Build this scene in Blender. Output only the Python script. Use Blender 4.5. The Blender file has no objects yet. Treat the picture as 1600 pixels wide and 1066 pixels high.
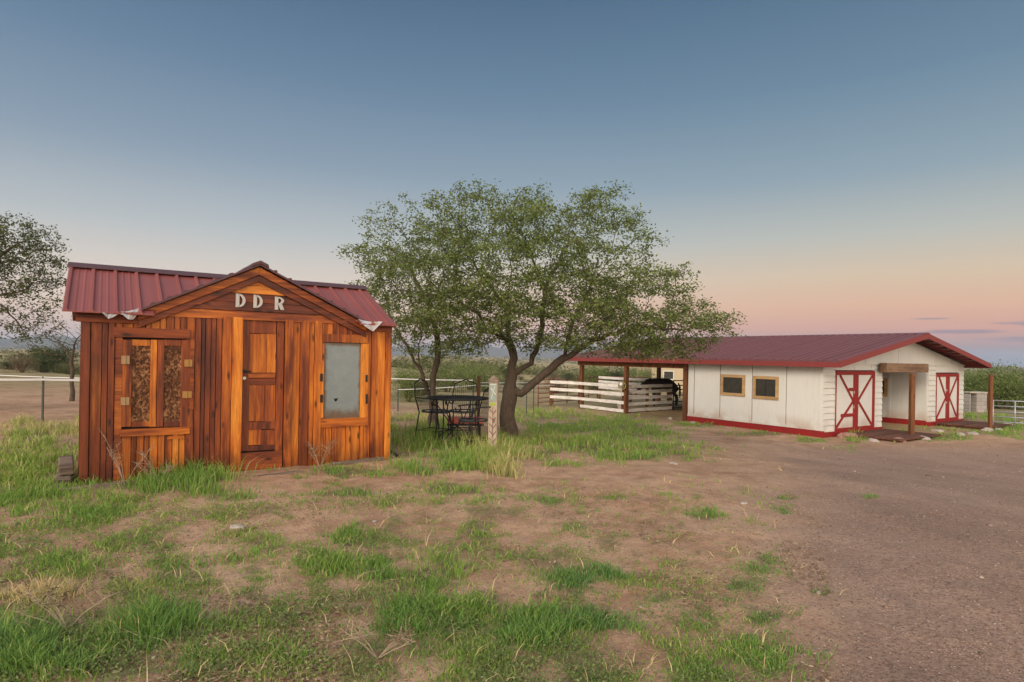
import bpy, math, random
import numpy as np
from mathutils import Vector, Matrix
random.seed(7); RNG = np.random.default_rng(11)
S = bpy.context.scene
COL = S.collection
F = 960.0; ROLL = math.radians(1.0); CX, CY = 800.0, 557.0; CAMZ = 1.6
CR, SR = math.cos(ROLL), math.sin(ROLL)

# ------------------------------------------------------------------ camera maths
def ray(px, py):
    u = (px-CX)/F; v = (CY-py)/F
    return u*CR - v*SR, u*SR + v*CR          # X and Z per metre of depth
def at(px, py, Y):
    a, b = ray(px, py); return Vector((a*Y, Y, CAMZ+b*Y))
def project(X, Y, Z):
    a = X/Y; b = (Z-CAMZ)/Y
    u = a*CR + b*SR; v = -a*SR + b*CR
    return CX+u*F, CY-v*F

# ------------------------------------------------------------------ noise / terrain
def _h(ix, iy, s):
    n = (ix*374761393 + iy*668265263 + s*2147483647) & 0xffffffff
    n = ((n ^ (n >> 13))*1274126177) & 0xffffffff
    return ((n ^ (n >> 16)) & 0xffff)/65535.0
def vnoise(x, y, s=0):
    x = np.asarray(x, float); y = np.asarray(y, float)
    ix = np.floor(x).astype(np.int64); iy = np.floor(y).astype(np.int64)
    fx = x-ix; fy = y-iy; fx = fx*fx*(3-2*fx); fy = fy*fy*(3-2*fy)
    a = _h(ix, iy, s); b = _h(ix+1, iy, s); c = _h(ix, iy+1, s); d = _h(ix+1, iy+1, s)
    return (a*(1-fx)+b*fx)*(1-fy)+(c*(1-fx)+d*fx)*fy
def fbm(x, y, s=0, o=4):
    r = 0; a = .5; t = 0
    for k in range(o):
        r = r+a*vnoise(x*2**k+17*k, y*2**k-9*k, s+k); t += a; a *= .5
    return r/t
def sstep(a, b, x):
    t = np.clip((np.asarray(x, float)-a)/(b-a), 0, 1); return t*t*(3-2*t)
def gz(x, y):
    x = np.asarray(x, float); y = np.asarray(y, float)
    d = .7*y+.7*x
    r = np.hypot(x, y)
    z = -.87*sstep(6, 20, d)
    z = z-.035*np.clip(r-38, 0, 260)*(.55+.45*sstep(-30, 40, x))
    z = z+(fbm(x*.9, y*.9, 3)-.5)*.07*sstep(1, 4, r)*(1-.75*sstep(17, 22, d))
    z = z+(fbm(x*3.5, y*3.5, 5)-.5)*.03*(1-sstep(12, 30, r))
    z = z+(fbm(x*9, y*9, 6)-.5)*.018*(1-sstep(7, 14, r))*(1-.8*sstep(2, 5, x-.1*y))
    z = z+(fbm(x*.03, y*.03, 8)-.5)*np.clip((r-38)*.03, 0, 14)
    return z
def gzf(x, y): return float(gz(x, y))
def ground_hit(px, py):
    px = np.asarray(px, float); py = np.asarray(py, float)
    a, b = ray(px, py)
    lo = np.full(px.shape, 1.2); hi = np.full(px.shape, 120.)
    n = 260
    Y = 1.2*np.power(100., np.arange(n)/(n-1))
    hit = np.full(px.shape, 120.); done = np.zeros(px.shape, bool); prev = np.full(px.shape, 1.2)
    for k in range(n):
        under = (CAMZ+b*Y[k] < gz(a*Y[k], np.full(px.shape, Y[k]))) & ~done
        hit[under] = Y[k]; done |= under
        prev = np.where(done, prev, Y[k])
    lo_, hi_ = prev.copy(), hit.copy()
    for _ in range(12):
        mid = (lo_+hi_)/2; un = CAMZ+b*mid < gz(a*mid, mid); hi_ = np.where(un, mid, hi_); lo_ = np.where(un, lo_, mid)
    hit = np.where(done, (lo_+hi_)/2, hit)
    return a*hit, hit, done

# ------------------------------------------------------------------ materials
class G:
    def __init__(s, nt): s.nt = nt
    def n(s, t, ins=None, **props):
        nd = s.nt.nodes.new(t)
        for k, v in props.items(): setattr(nd, k, v)
        for k, v in (ins or {}).items():
            sock = nd.inputs[k]
            if isinstance(v, bpy.types.NodeSocket): s.nt.links.new(v, sock)
            else: sock.default_value = v
        return nd
    def m(s, op, a, b=0.0, c=None):
        d = {0: a, 1: b}
        if c is not None: d[2] = c
        return s.n('ShaderNodeMath', d, operation=op).outputs[0]
    def mix(s, f, a, b, blend='MIX'):
        def c(v): return v if isinstance(v, bpy.types.NodeSocket) else (tuple(v)+(1,) if len(v) == 3 else v)
        return s.n('ShaderNodeMix', {0: f, 6: c(a), 7: c(b)}, data_type='RGBA', blend_type=blend).outputs[2]
    def ramp(s, f, stops, interp='LINEAR'):
        nd = s.n('ShaderNodeValToRGB', {0: f}); cr = nd.color_ramp; cr.interpolation = interp
        while len(cr.elements) > 1: cr.elements.remove(cr.elements[-1])
        cr.elements[0].position = stops[0][0]; cr.elements[0].color = tuple(stops[0][1])+(1,)
        for p, c in stops[1:]:
            e = cr.elements.new(p); e.color = tuple(c)+(1,)
        return nd.outputs[0]
    def ss(s, f, a, b):
        return s.n('ShaderNodeMapRange', {0: f, 1: a, 2: b, 3: 0.0, 4: 1.0}, interpolation_type='SMOOTHSTEP').outputs[0]
    def obj(s, scale=(1, 1, 1)):
        tc = s.n('ShaderNodeTexCoord').outputs['Object']
        return s.n('ShaderNodeMapping', {0: tc, 3: scale}).outputs[0]
    def noise(s, vec, scale, detail=3, rough=.55, dist=0.0):
        return s.n('ShaderNodeTexNoise', {'Vector': vec, 'Scale': scale, 'Detail': detail, 'Roughness': rough, 'Distortion': dist}).outputs[0]
    def attr(s, name): return s.n('ShaderNodeAttribute', attribute_name=name).outputs['Fac']
MATS = {}
def mat(name, fn):
    m = bpy.data.materials.new(name); m.use_nodes = True; nt = m.node_tree; nt.nodes.clear()
    g = G(nt); out = nt.nodes.new('ShaderNodeOutputMaterial')
    sh = fn(g); nt.links.new(sh, out.inputs[0]); MATS[name] = m; return m
def bsdf(g, col, rough=.8, metal=0.0, bump=None, bs=.3, bd=.01, spec=.3):
    ins = {'Base Color': col if isinstance(col, bpy.types.NodeSocket) else tuple(col)+(1,), 'Roughness': rough, 'Metallic': metal, 'Specular IOR Level': spec}
    if bump is not None: ins['Normal'] = g.n('ShaderNodeBump', {'Height': bump, 'Strength': bs, 'Distance': bd}).outputs[0]
    return g.n('ShaderNodeBsdfPrincipled', ins).outputs[0]

def wood_fn(axis, stops, dark=.6, damp=False, wide=1.0, rough=.5, spec=.35):
    def fn(g):
        isl = g.n('ShaderNodeNewGeometry').outputs['Random Per Island']
        tc = g.n('ShaderNodeTexCoord').outputs['Object']
        off = g.n('ShaderNodeCombineXYZ', {0: g.m('MULTIPLY', isl, 37.0), 1: g.m('MULTIPLY', isl, 11.0), 2: g.m('MULTIPLY', isl, 53.0)}).outputs[0]
        v = g.n('ShaderNodeVectorMath', {0: tc, 1: off}, operation='ADD').outputs[0]
        sc = [(.35, 9, 9), (9, 9, .35)][axis == 'z'] if axis in 'xz' else (9, .35, 9)
        vg = g.n('ShaderNodeMapping', {0: v, 3: tuple(q*1.0 for q in sc)}).outputs[0]
        grain = g.noise(vg, 2.2, 5, .65, .6)
        fine = g.noise(vg, 14, 3, .6)
        sl = [(.6, 3, 3), (3, 3, .6)][axis == 'z'] if axis in 'xz' else (3, .6, 3)
        vb = g.n('ShaderNodeMapping', {0: v, 3: sl}).outputs[0]
        big = g.noise(vb, 1.1, 4, .6, .3)
        sk = [(2.2, 6, 6), (6, 6, 2.2)][axis == 'z'] if axis in 'xz' else (6, 2.2, 6)
        vk = g.n('ShaderNodeMapping', {0: v, 3: sk}).outputs[0]
        vor = g.n('ShaderNodeTexVoronoi', {'Vector': vk, 'Scale': 1.15, 'Randomness': 1.0}).outputs['Distance']
        knot = g.m('SUBTRACT', 1.0, g.ss(vor, .06, .2))
        f = g.m('ADD', g.m('ADD', g.m('MULTIPLY', isl, .36), .04), g.m('MULTIPLY', g.ss(grain, .28, .72), .28))
        f = g.m('ADD', f, g.m('MULTIPLY', g.ss(big, .3, .7), .36))
        c = g.ramp(f, stops)
        st = g.ss(g.noise(vb, .9, 6, .72, 1.0), .5, .68)
        c = g.mix(g.m('MULTIPLY', st, dark), c, stops[0][1])
        c = g.mix(g.m('MULTIPLY', knot, .8), c, tuple(q*.35 for q in stops[0][1]))
        c = g.mix(.6, c, g.mix(g.ss(fine, .3, .65), (.6, .52, .48), (1.2, 1.2, 1.15)), 'MULTIPLY')
        if not damp: return bsdf(g, c, rough, 0, g.m('ADD', grain, g.m('MULTIPLY', fine, .5)), .35, .006, spec)
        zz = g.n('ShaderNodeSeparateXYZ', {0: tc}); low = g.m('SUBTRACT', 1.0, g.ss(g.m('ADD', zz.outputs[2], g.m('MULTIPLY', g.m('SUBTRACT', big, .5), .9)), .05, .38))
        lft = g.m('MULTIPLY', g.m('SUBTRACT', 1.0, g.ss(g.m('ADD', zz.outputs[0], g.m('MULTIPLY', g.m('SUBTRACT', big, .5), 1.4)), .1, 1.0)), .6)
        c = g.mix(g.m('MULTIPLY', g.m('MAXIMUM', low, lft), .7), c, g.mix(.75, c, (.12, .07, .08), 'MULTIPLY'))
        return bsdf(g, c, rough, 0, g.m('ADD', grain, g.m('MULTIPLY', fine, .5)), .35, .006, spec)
    return fn
OR = [(.12, (.06, .014, .006)), (.34, (.20, .042, .008)), (.58, (.46, .125, .012)), (.9, (.72, .27, .03))]
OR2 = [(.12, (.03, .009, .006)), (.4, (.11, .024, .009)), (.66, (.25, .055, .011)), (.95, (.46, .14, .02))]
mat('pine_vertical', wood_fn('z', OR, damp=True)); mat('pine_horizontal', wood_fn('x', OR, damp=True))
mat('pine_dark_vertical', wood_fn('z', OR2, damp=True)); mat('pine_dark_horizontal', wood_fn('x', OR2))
GW = [(.2, (.09, .065, .05)), (.5, (.2, .15, .115)), (.9, (.34, .27, .21))]
mat('grey_timber', wood_fn('x', GW, rough=.9)); mat('grey_timber_upright', wood_fn('z', GW, rough=.9))
BW = [(.2, (.07, .028, .012)), (.5, (.15, .06, .022)), (.9, (.26, .11, .04))]
mat('brown_post', wood_fn('z', BW, rough=.8)); mat('aged_beam', wood_fn('x', [(.2, (.12, .07, .045)), (.5, (.23, .145, .09)), (.9, (.36, .25, .16))], rough=.85)); mat('brown_beam', wood_fn('x', BW, rough=.8))
TW = [(.2, (.3, .19, .08)), (.5, (.42, .27, .12)), (.9, (.52, .36, .18))]
mat('tan_wood', wood_fn('y', TW, rough=.75))
mat('planks', wood_fn('x', [(.2, (.05, .022, .015)), (.5, (.11, .045, .03)), (.9, (.17, .07, .045))], rough=.85))

def white_paint(g):
    v = g.obj(); n1 = g.noise(v, 1.2, 5, .65); n2 = g.noise(g.obj((6, 6, .8)), 2, 4, .6)
    sp = g.n('ShaderNodeSeparateXYZ', {0: g.n('ShaderNodeTexCoord').outputs['Object']}).outputs[2]
    low = g.m('MULTIPLY', g.m('SUBTRACT', 1.0, g.ss(sp, .2, .75)), g.ss(n1, .42, .62))
    c = g.mix(n1, (.58, .585, .545), (.66, .67, .64))
    c = g.mix(g.m('MULTIPLY', g.ss(n2, .5, .8), .35), c, (.47, .42, .34))
    c = g.mix(g.m('MULTIPLY', low, .6), c, (.38, .24, .16)); c = g.mix(g.m('MULTIPLY', g.ss(g.noise(g.obj((9, 9, .5)), 1.3, 5, .7), .55, .75), .22), c, (.30, .26, .2))
    return bsdf(g, c, .65, 0, n2, .12, .005)
mat('white_paint', white_paint)
def fence_paint(g):
    n1 = g.noise(g.obj((1, 1, 4)), 3, 4, .6)
    return bsdf(g, g.mix(g.ss(n1, .35, .75), (.74, .71, .66), (.48, .44, .39)), .7, 0, n1, .2, .005)
mat('fence_paint', fence_paint)
def red_paint(g):
    n1 = g.noise(g.obj(), 5, 5, .65)
    return bsdf(g, g.mix(g.ss(n1, .4, .75), (.27, .014, .014), (.19, .022, .018)), .55, 0, n1, .15, .004)
mat('red_paint', red_paint)
def red_metal(a, b, rough):
    def fn(g):
        isl = g.n('ShaderNodeNewGeometry').outputs['Random Per Island']
        n1 = g.noise(g.obj(), 2.1, 5, .65); n2 = g.noise(g.obj((2, 9, 9)), 1.5, 4, .6)
        c = g.mix(g.m('ADD', g.m('MULTIPLY', n1, .6), g.m('MULTIPLY', isl, .4)), a, b)
        c = g.mix(g.m('MULTIPLY', g.ss(n2, .55, .8), .35), c, (.13, .07, .06))
        return bsdf(g, c, g.m('ADD', rough, g.m('MULTIPLY', n1, .2)), .15, n1, .1, .004, .5)
    return fn
mat('red_roof', red_metal((.20, .044, .038), (.30, .092, .075), .42))
mat('maroon_roof', red_metal((.135, .042, .044), (.19, .075, .073), .27))
mat('red_fascia', red_metal((.19, .026, .024), (.25, .045, .04), .5))
mat('dark_cap', lambda g: bsdf(g, (.10, .05, .055), .5, .3))
def galv(g):
    n1 = g.noise(g.obj(), 9, 4, .6)
    return bsdf(g, g.mix(g.ss(n1, .45, .75), (.55, .53, .50), (.40, .24, .13)), .45, .5, n1, .3, .01)
mat('bare_metal', galv)
mat('letter_metal', lambda g: bsdf(g, g.mix(g.noise(g.obj(), 20, 4), (.38, .36, .34), (.56, .54, .5)), .6, .1))
mat('black_iron', lambda g: bsdf(g, g.mix(g.noise(g.obj(), 12, 3), (.012, .013, .014), (.035, .035, .032)), .55, .3))
mat('void_shade_black', lambda g: bsdf(g, (.012, .01, .009), .9))  # near-black colour standing in for shade inside gaps and openings
mat('brass', lambda g: bsdf(g, g.mix(g.noise(g.obj(), 30, 3), (.30, .14, .025), (.38, .23, .08)), .5, .2))
mat('pale_metal', lambda g: bsdf(g, g.mix(g.noise(g.obj(), 30, 3), (.36, .26, .14), (.27, .16, .07)), .6, .1))
def osb(g):
    v = g.obj((1, 1, .7)); vo = g.n('ShaderNodeTexVoronoi', {'Vector': v, 'Scale': 55.0}).outputs['Color']
    s = g.n('ShaderNodeSeparateColor', {0: vo}).outputs[0]; n = g.noise(g.obj(), 4, 4, .7, .5)
    c = g.ramp(g.m('ADD', g.m('MULTIPLY', s, .38), g.m('MULTIPLY', n, .65)), [(.3, (.035, .014, .008)), (.52, (.10, .038, .015)), (.68, (.24, .11, .045)), (.85, (.46, .28, .14))])
    return bsdf(g, c, .85, 0, s, .4, .004)
mat('rusty_flakeboard', osb)
def pane(g):
    tc = g.n('ShaderNodeTexCoord').outputs['Generated']; sp = g.n('ShaderNodeSeparateXYZ', {0: tc})
    x, z = sp.outputs[0], sp.outputs[2]; n = g.noise(g.obj(), 7, 5, .65, .4); n2 = g.noise(g.obj(), 26, 4, .7)
    ex = g.m('MINIMUM', g.m('MULTIPLY', g.m('MINIMUM', x, g.m('SUBTRACT', 1.0, x)), 1.2), g.m('MINIMUM', g.m('MULTIPLY', z, .75), g.m('MULTIPLY', g.m('SUBTRACT', 1.0, z), 2.2)))
    e = g.m('SUBTRACT', 1.0, g.ss(g.m('ADD', ex, g.m('MULTIPLY', g.m('SUBTRACT', n, .5), .16)), .03, .13))
    c = g.mix(n, (.15, .19, .20), (.23, .27, .27)); c = g.mix(g.m('MULTIPLY', g.ss(n2, .5, .8), .4), c, (.36, .35, .31))
    c = g.mix(g.m('MULTIPLY', e, .85), c, g.mix(n2, (.07, .035, .012), (.17, .1, .05)))
    return bsdf(g, c, .3, .1, n2, .1, .003, .5)
mat('weathered_pane', pane)
mat('dark_glass', lambda g: bsdf(g, g.mix(g.noise(g.obj(), 6, 3), (.012, .014, .013), (.05, .05, .04)), .15, 0, spec=.6))
def bark(g):
    n = g.noise(g.obj((7, 7, 1.6)), 3.5, 6, .7, .5); n2 = g.noise(g.obj(), 2, 3)
    return bsdf(g, g.mix(n2, g.ramp(n, [(.3, (.03, .022, .017)), (.55, (.11, .08, .06)), (.8, (.24, .18, .13))]), (.09, .07, .05)), .95, 0, n, .9, .03)
mat('bark', bark)
def foliage(c0, c1, c2, tr=.3):
    def fn(g):
        isl = g.n('ShaderNodeNewGeometry').outputs['Random Per Island']
        n = g.noise(g.obj(), 1.3, 3)
        f = g.m('ADD', g.m('MULTIPLY', isl, .6), g.m('MULTIPLY', n, .5))
        c = g.ramp(f, [(.2, c0), (.55, c1), (.95, c2)])
        d = bsdf(g, c, .55, 0, spec=.25); t = g.n('ShaderNodeBsdfTranslucent', {0: c}).outputs[0]
        return g.n('ShaderNodeMixShader', {0: tr, 1: d, 2: t}).outputs[0]
    return fn
mat('oak_leaves', foliage((.085, .115, .035), (.18, .235, .065), (.31, .36, .12), .42))
mat('oak_leaves_shaded', foliage((.05, .065, .03), (.10, .125, .045), (.18, .20, .08)))  # darker copy of the oak leaf colour, with backlit shade put into it
mat('weed_leaves', foliage((.10, .13, .045), (.18, .24, .075), (.28, .32, .12)))
mat('scrub_leaves', foliage((.09, .095, .04), (.16, .165, .065), (.25, .24, .11)))
mat('dark_leaves', foliage((.028, .045, .018), (.06, .085, .03), (.10, .13, .045)))
mat('dry_leaves', foliage((.12, .085, .045), (.19, .14, .08), (.28, .21, .12)))
def grassm(g):
    t = g.attr('tone')
    c = g.ramp(t, [(0, (.14, .27, .09)), (.3, (.19, .33, .06)), (.55, (.31, .42, .085)), (.75, (.50, .44, .19)), (1, (.68, .52, .29))])
    d = bsdf(g, c, .6, 0, spec=.2); tr = g.n('ShaderNodeBsdfTranslucent', {0: c}).outputs[0]
    return g.n('ShaderNodeMixShader', {0: .35, 1: d, 2: tr}).outputs[0]
mat('grass_blades', grassm)
def stone(a, b):
    return lambda g: bsdf(g, g.mix(g.noise(g.obj(), 4, 5, .65), a, b), .9, 0, g.noise(g.obj(), 12, 5, .7), .6, .03)
mat('pale_stone', stone((.26, .22, .19), (.50, .44, .38)))
mat('red_stone', stone((.24, .13, .10), (.36, .22, .17)))
def pebm(g):
    isl = g.n('ShaderNodeNewGeometry').outputs['Random Per Island']
    return bsdf(g, g.ramp(isl, [(0, (.10, .07, .055)), (.4, (.24, .155, .12)), (.8, (.34, .25, .2)), (1, (.42, .34, .28))]), .9)
mat('pebbles', pebm)
def litter(g):
    isl = g.n('ShaderNodeNewGeometry').outputs['Random Per Island']
    return bsdf(g, g.ramp(isl, [(0, (.12, .075, .04)), (.6, (.28, .19, .10)), (1, (.48, .37, .22))]), .9)
mat('leaf_litter', litter)
mat('dry_stalk', lambda g: bsdf(g, g.mix(g.noise(g.obj(), 9, 3), (.20, .15, .10), (.38, .31, .22)), .9))
mat('rope_white', lambda g: bsdf(g, (.74, .73, .72), .6))
mat('red_pipe', lambda g: bsdf(g, g.mix(g.noise(g.obj(), 8, 3), (.22, .04, .03), (.14, .04, .03)), .6))
mat('grey_pipe', lambda g: bsdf(g, g.mix(g.noise(g.obj(), 8, 3), (.27, .29, .31), (.42, .44, .46)), .45, .4))
mat('red_seat', lambda g: bsdf(g, (.62, .17, .12), .7))
mat('iron_green', lambda g: bsdf(g, g.mix(g.noise(g.obj(), 12, 3), (.02, .035, .04), (.05, .07, .075)), .5, .2))
mat('steel_post', lambda g: bsdf(g, (.06, .07, .055), .7, .2))
mat('tan_siding', lambda g: bsdf(g, g.mix(g.noise(g.obj(), 2, 4), (.42, .34, .22), (.50, .42, .30)), .8))
mat('yellow_hose', lambda g: bsdf(g, (.34, .31, .05), .6))
def blockm(g):
    br = g.n('ShaderNodeTexBrick', {'Vector': g.n('ShaderNodeMapping', {0: g.n('ShaderNodeTexCoord').outputs['Object'], 2: (math.pi/2, 0, 0)}).outputs[0], 'Color1': (.27, .25, .23, 1), 'Color2': (.35, .32, .29, 1), 'Mortar': (.16, .14, .13, 1), 'Scale': 1.0, 'Mortar Size': .008, 'Brick Width': .4, 'Row Height': .2}, offset=.5)
    return bsdf(g, br.outputs[0], .95, 0, g.noise(g.obj(), 40, 4), .3, .01)
mat('grey_block', blockm)
mat('horse_coat', lambda g: bsdf(g, g.mix(g.noise(g.obj(), 3, 3), (.018, .014, .012), (.05, .04, .033)), .5))
mat('horse_hair', lambda g: bsdf(g, (.008, .007, .007), .7))
mat('sign_wood', wood_fn('z', [(.2, (.30, .22, .17)), (.5, (.42, .33, .27)), (.9, (.52, .43, .35))], rough=.85))
mat('sign_green', lambda g: bsdf(g, g.mix(g.noise(g.obj(), 14, 4), (.19, .25, .21), (.33, .38, .34)), .8))
mat('sign_mark', lambda g: bsdf(g, (.16, .10, .075), .8))
mat('lime_mark', lambda g: bsdf(g, (.30, .38, .06), .8))
mat('hill_scrub', lambda g: bsdf(g, g.mix(g.noise(g.obj(), .01, 5), (.09, .09, .06), (.16, .14, .10)), .95))

def ground_fn(g):
    tc = g.n('ShaderNodeTexCoord').outputs['Object']
    gr, dr, me = g.attr('grassy'), g.attr('drive'), g.attr('meadow')
    nb = g.noise(tc, .55, 5, .6); nm = g.noise(tc, 3.2, 6, .68, .3); nf = g.noise(tc, 28, 5, .72); nff = g.noise(tc, 110, 3, .7)
    dirt = g.ramp(g.m('ADD', g.m('MULTIPLY', nb, .5), g.m('MULTIPLY', nm, .5)), [(.3, (.20, .11, .062)), (.42, (.42, .245, .145)), (.54, (.58, .365, .23)), (.7, (.66, .45, .30))])
    crust = g.ss(g.noise(tc, 7, 7, .8, 1.0), .53, .64)
    dirt = g.mix(g.m('MULTIPLY', crust, .42), dirt, (.15, .10, .07))
    grav = g.ramp(g.m('ADD', g.m('MULTIPLY', nb, .35), g.m('MULTIPLY', nf, .65)), [(.32, (.22, .135, .093)), (.5, (.40, .26, .187)), (.68, (.52, .36, .265))])
    fleck = g.ss(g.noise(tc, 60, 3, .75), .60, .68); dirt = g.mix(g.m('MULTIPLY', fleck, .5), dirt, (.13, .085, .055)); dirt = g.mix(g.m('MULTIPLY', g.ss(g.noise(g.obj((1.0, 1.0, 1.0)), 75, 3, .75, .5), .61, .68), .6), dirt, (.56, .43, .30))
    rut = g.noise(g.n('ShaderNodeMapping', {0: tc, 2: (0, 0, .55), 3: (1.1, .12, 1)}).outputs[0], 1.6, 4, .6, .4); grav = g.mix(g.m('MULTIPLY', g.ss(rut, .45, .65), .3), grav, (.25, .17, .13))
    c = g.mix(dr, dirt, grav)
    vo = g.n('ShaderNodeTexVoronoi', {'Vector': tc, 'Scale': 42.0}); vc = g.n('ShaderNodeSeparateColor', {0: vo.outputs['Color']}).outputs[0]
    vo2 = g.n('ShaderNodeTexVoronoi', {'Vector': tc, 'Scale': 95.0}); vc2 = g.n('ShaderNodeSeparateColor', {0: vo2.outputs['Color']}).outputs[0]
    peb = g.m('MULTIPLY', g.ss(vc, .88, .92), g.m('SUBTRACT', 1.0, g.ss(vo.outputs['Distance'], .25, .4)))
    peb2 = g.m('MULTIPLY', g.ss(vc2, .78, .85), g.m('SUBTRACT', 1.0, g.ss(vo2.outputs['Distance'], .3, .45)))
    dk = g.m('MULTIPLY', g.m('SUBTRACT', 1.0, g.ss(vc2, .12, .2)), .6)
    pam = g.m('ADD', .35, g.m('MULTIPLY', dr, .5))
    c = g.mix(g.m('MULTIPLY', peb, pam), c, (.42, .33, .27)); c = g.mix(g.m('MULTIPLY', peb2, pam), c, (.36, .27, .21))
    c = g.mix(g.m('MULTIPLY', dk, pam), c, (.08, .055, .045))
    gm = g.ss(g.m('ADD', gr, g.m('MULTIPLY', g.m('SUBTRACT', nm, .5), .9)), .35, .75)
    turf = g.ramp(g.m('ADD', g.m('MULTIPLY', nf, .6), g.m('MULTIPLY', nm, .4)), [(.3, (.10, .09, .04)), (.5, (.17, .16, .07)), (.7, (.30, .23, .13))])
    c = g.mix(g.m('MULTIPLY', gm, .8), c, turf)
    mead = g.ramp(g.m('ADD', g.m('MULTIPLY', g.noise(tc, .09, 5, .6), .6), g.m('MULTIPLY', g.noise(tc, 1.3, 6, .7), .4)), [(.32, (.13, .12, .05)), (.43, (.25, .20, .10)), (.56, (.42, .33, .17)), (.75, (.52, .42, .23))])
    c = g.mix(me, c, mead)
    h = g.m('ADD', g.m('MULTIPLY', nm, .7), g.m('ADD', g.m('MULTIPLY', nf, .5), g.m('MULTIPLY', nff, .25)))
    h = g.m('ADD', h, g.m('MULTIPLY', g.m('ADD', peb, peb2), .3))
    return bsdf(g, c, .95, 0, h, .9, .05, .15)
mat('soil', ground_fn)

# ------------------------------------------------------------------ mesh helpers
class MB:
    def __init__(s): s.v = []; s.f = []
    def poly(s, pts):
        b = len(s.v); s.v += [tuple(p) for p in pts]; s.f.append(tuple(range(b, b+len(pts)))); return s
    def prism(s, pts, d):                       # pts: closed outline, extruded by vector d
        b = len(s.v); n = len(pts); d = Vector(d)
        s.v += [tuple(p) for p in pts]+[tuple(Vector(p)+d) for p in pts]
        s.f.append(tuple(range(b, b+n))); s.f.append(tuple(range(b+2*n-1, b+n-1, -1)))
        for i in range(n):
            j = (i+1) % n; s.f.append((b+i, b+n+i, b+n+j, b+j))
        return s
    def box(s, x0, y0, z0, x1, y1, z1):
        return s.prism([(x0, y0, z0), (x1, y0, z0), (x1, y0, z1), (x0, y0, z1)], (0, y1-y0, 0))
    def bar(s, a, b, w, h, up=(0, 0, 1)):
        a = Vector(a); b = Vector(b); d = (b-a).normalized(); u = Vector(up)
        if abs(d.dot(u)) > .98: u = Vector((0, 1, 0))
        r = d.cross(u).normalized(); u = r.cross(d).normalized()
        q = [a+r*w/2+u*h/2, a-r*w/2+u*h/2, a-r*w/2-u*h/2, a+r*w/2-u*h/2]
        return s.prism(q, b-a)
    def tube(s, pts, rad, n=6, cap=True):
        pts = [Vector(p) for p in pts]
        if not hasattr(rad, '__len__'): rad = [rad]*len(pts)
        b = len(s.v); pr = None
        for i, p in enumerate(pts):
            d = (pts[min(i+1, len(pts)-1)]-pts[max(i-1, 0)])
            d = d.normalized() if d.length > 1e-9 else Vector((0, 0, 1))
            if pr is None:
                u = Vector((0, 0, 1)) if abs(d.z) < .9 else Vector((1, 0, 0)); pr = d.cross(u).normalized()
            pr = (pr-d*pr.dot(d)).normalized(); q = d.cross(pr)
            for k in range(n):
                a = 2*math.pi*k/n; s.v.append(tuple(p+(pr*math.cos(a)+q*math.sin(a))*rad[i]))
        for i in range(len(pts)-1):
            for k in range(n):
                k2 = (k+1) % n
                s.f.append((b+i*n+k, b+i*n+k2, b+(i+1)*n+k2, b+(i+1)*n+k))
        if cap:
            s.f.append(tuple(range(b+n-1, b-1, -1))); e = b+(len(pts)-1)*n; s.f.append(tuple(range(e, e+n)))
        return s
    def build(s, name, m, parent=None, smooth=False, bevel=0, loc=None):
        me = bpy.data.meshes.new(name); me.from_pydata(s.v, [], s.f); me.update()
        me.materials.append(MATS[m])
        if smooth: me.polygons.foreach_set('use_smooth', [True]*len(me.polygons))
        o = bpy.data.objects.new(name, me); COL.objects.link(o)
        if parent: o.parent = parent
        if loc is not None: o.location = loc
        if bevel:
            bv = o.modifiers.new('Bevel', 'BEVEL'); bv.width = bevel; bv.segments = 2; bv.limit_method = 'ANGLE'
        return o
def np_mesh(name, V, Fq, m, parent=None, attrs=None, smooth=False):
    me = bpy.data.meshes.new(name); nv = len(V); k = Fq.shape[1]; nf = len(Fq)
    me.vertices.add(nv); me.vertices.foreach_set('co', np.ascontiguousarray(V, np.float32).ravel())
    me.loops.add(nf*k); me.loops.foreach_set('vertex_index', np.ascontiguousarray(Fq, np.int32).ravel())
    me.polygons.add(nf); me.polygons.foreach_set('loop_start', np.arange(0, nf*k, k, dtype=np.int32))
    me.polygons.foreach_set('loop_total', np.full(nf, k, np.int32))
    if smooth: me.polygons.foreach_set('use_smooth', np.ones(nf, bool))
    for a, d in (attrs or {}).items():
        at_ = me.attributes.new(a, 'FLOAT', 'POINT'); at_.data.foreach_set('value', np.ascontiguousarray(d, np.float32))
    me.update(calc_edges=True); me.materials.append(MATS[m])
    o = bpy.data.objects.new(name, me); COL.objects.link(o)
    if parent: o.parent = parent
    return o
def tag(o, label=None, cat=None, group=None, kind=None):
    if label: o['label'] = label
    if cat: o['category'] = cat
    if group: o['group'] = group
    if kind: o['kind'] = kind
    return o
def thing(name, loc, label, cat, rz=0, group=None):
    o = bpy.data.objects.new(name, None); COL.objects.link(o); o.location = loc; o.rotation_euler = (0, 0, rz)
    o.empty_display_size = .3
    return tag(o, label, cat, group)
def copy_tree(o, parent=None):
    c = o.copy(); COL.objects.link(c); c.parent = parent
    for ch in [q for q in KIDS.get(o.name, [])]: 
        copy_tree(bpy.data.objects[ch], c)
    return c
KIDS = {}
def reg(o, kids): KIDS[o.name] = [k.name for k in kids]

# ------------------------------------------------------------------ camera, world, sun
cam = bpy.data.cameras.new('camera'); co = bpy.data.objects.new('camera', cam); COL.objects.link(co)
M = Matrix(((CR, -SR, 0, 0), (0, 0, -1, 0), (SR, CR, 0, CAMZ), (0, 0, 0, 1)))
co.matrix_world = M
cam.sensor_fit = 'HORIZONTAL'; cam.sensor_width = 36; cam.lens = 36*F/1600; cam.shift_y = (CY-533)/1600
cam.clip_start = .05; cam.clip_end = 30000; S.camera = co

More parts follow.
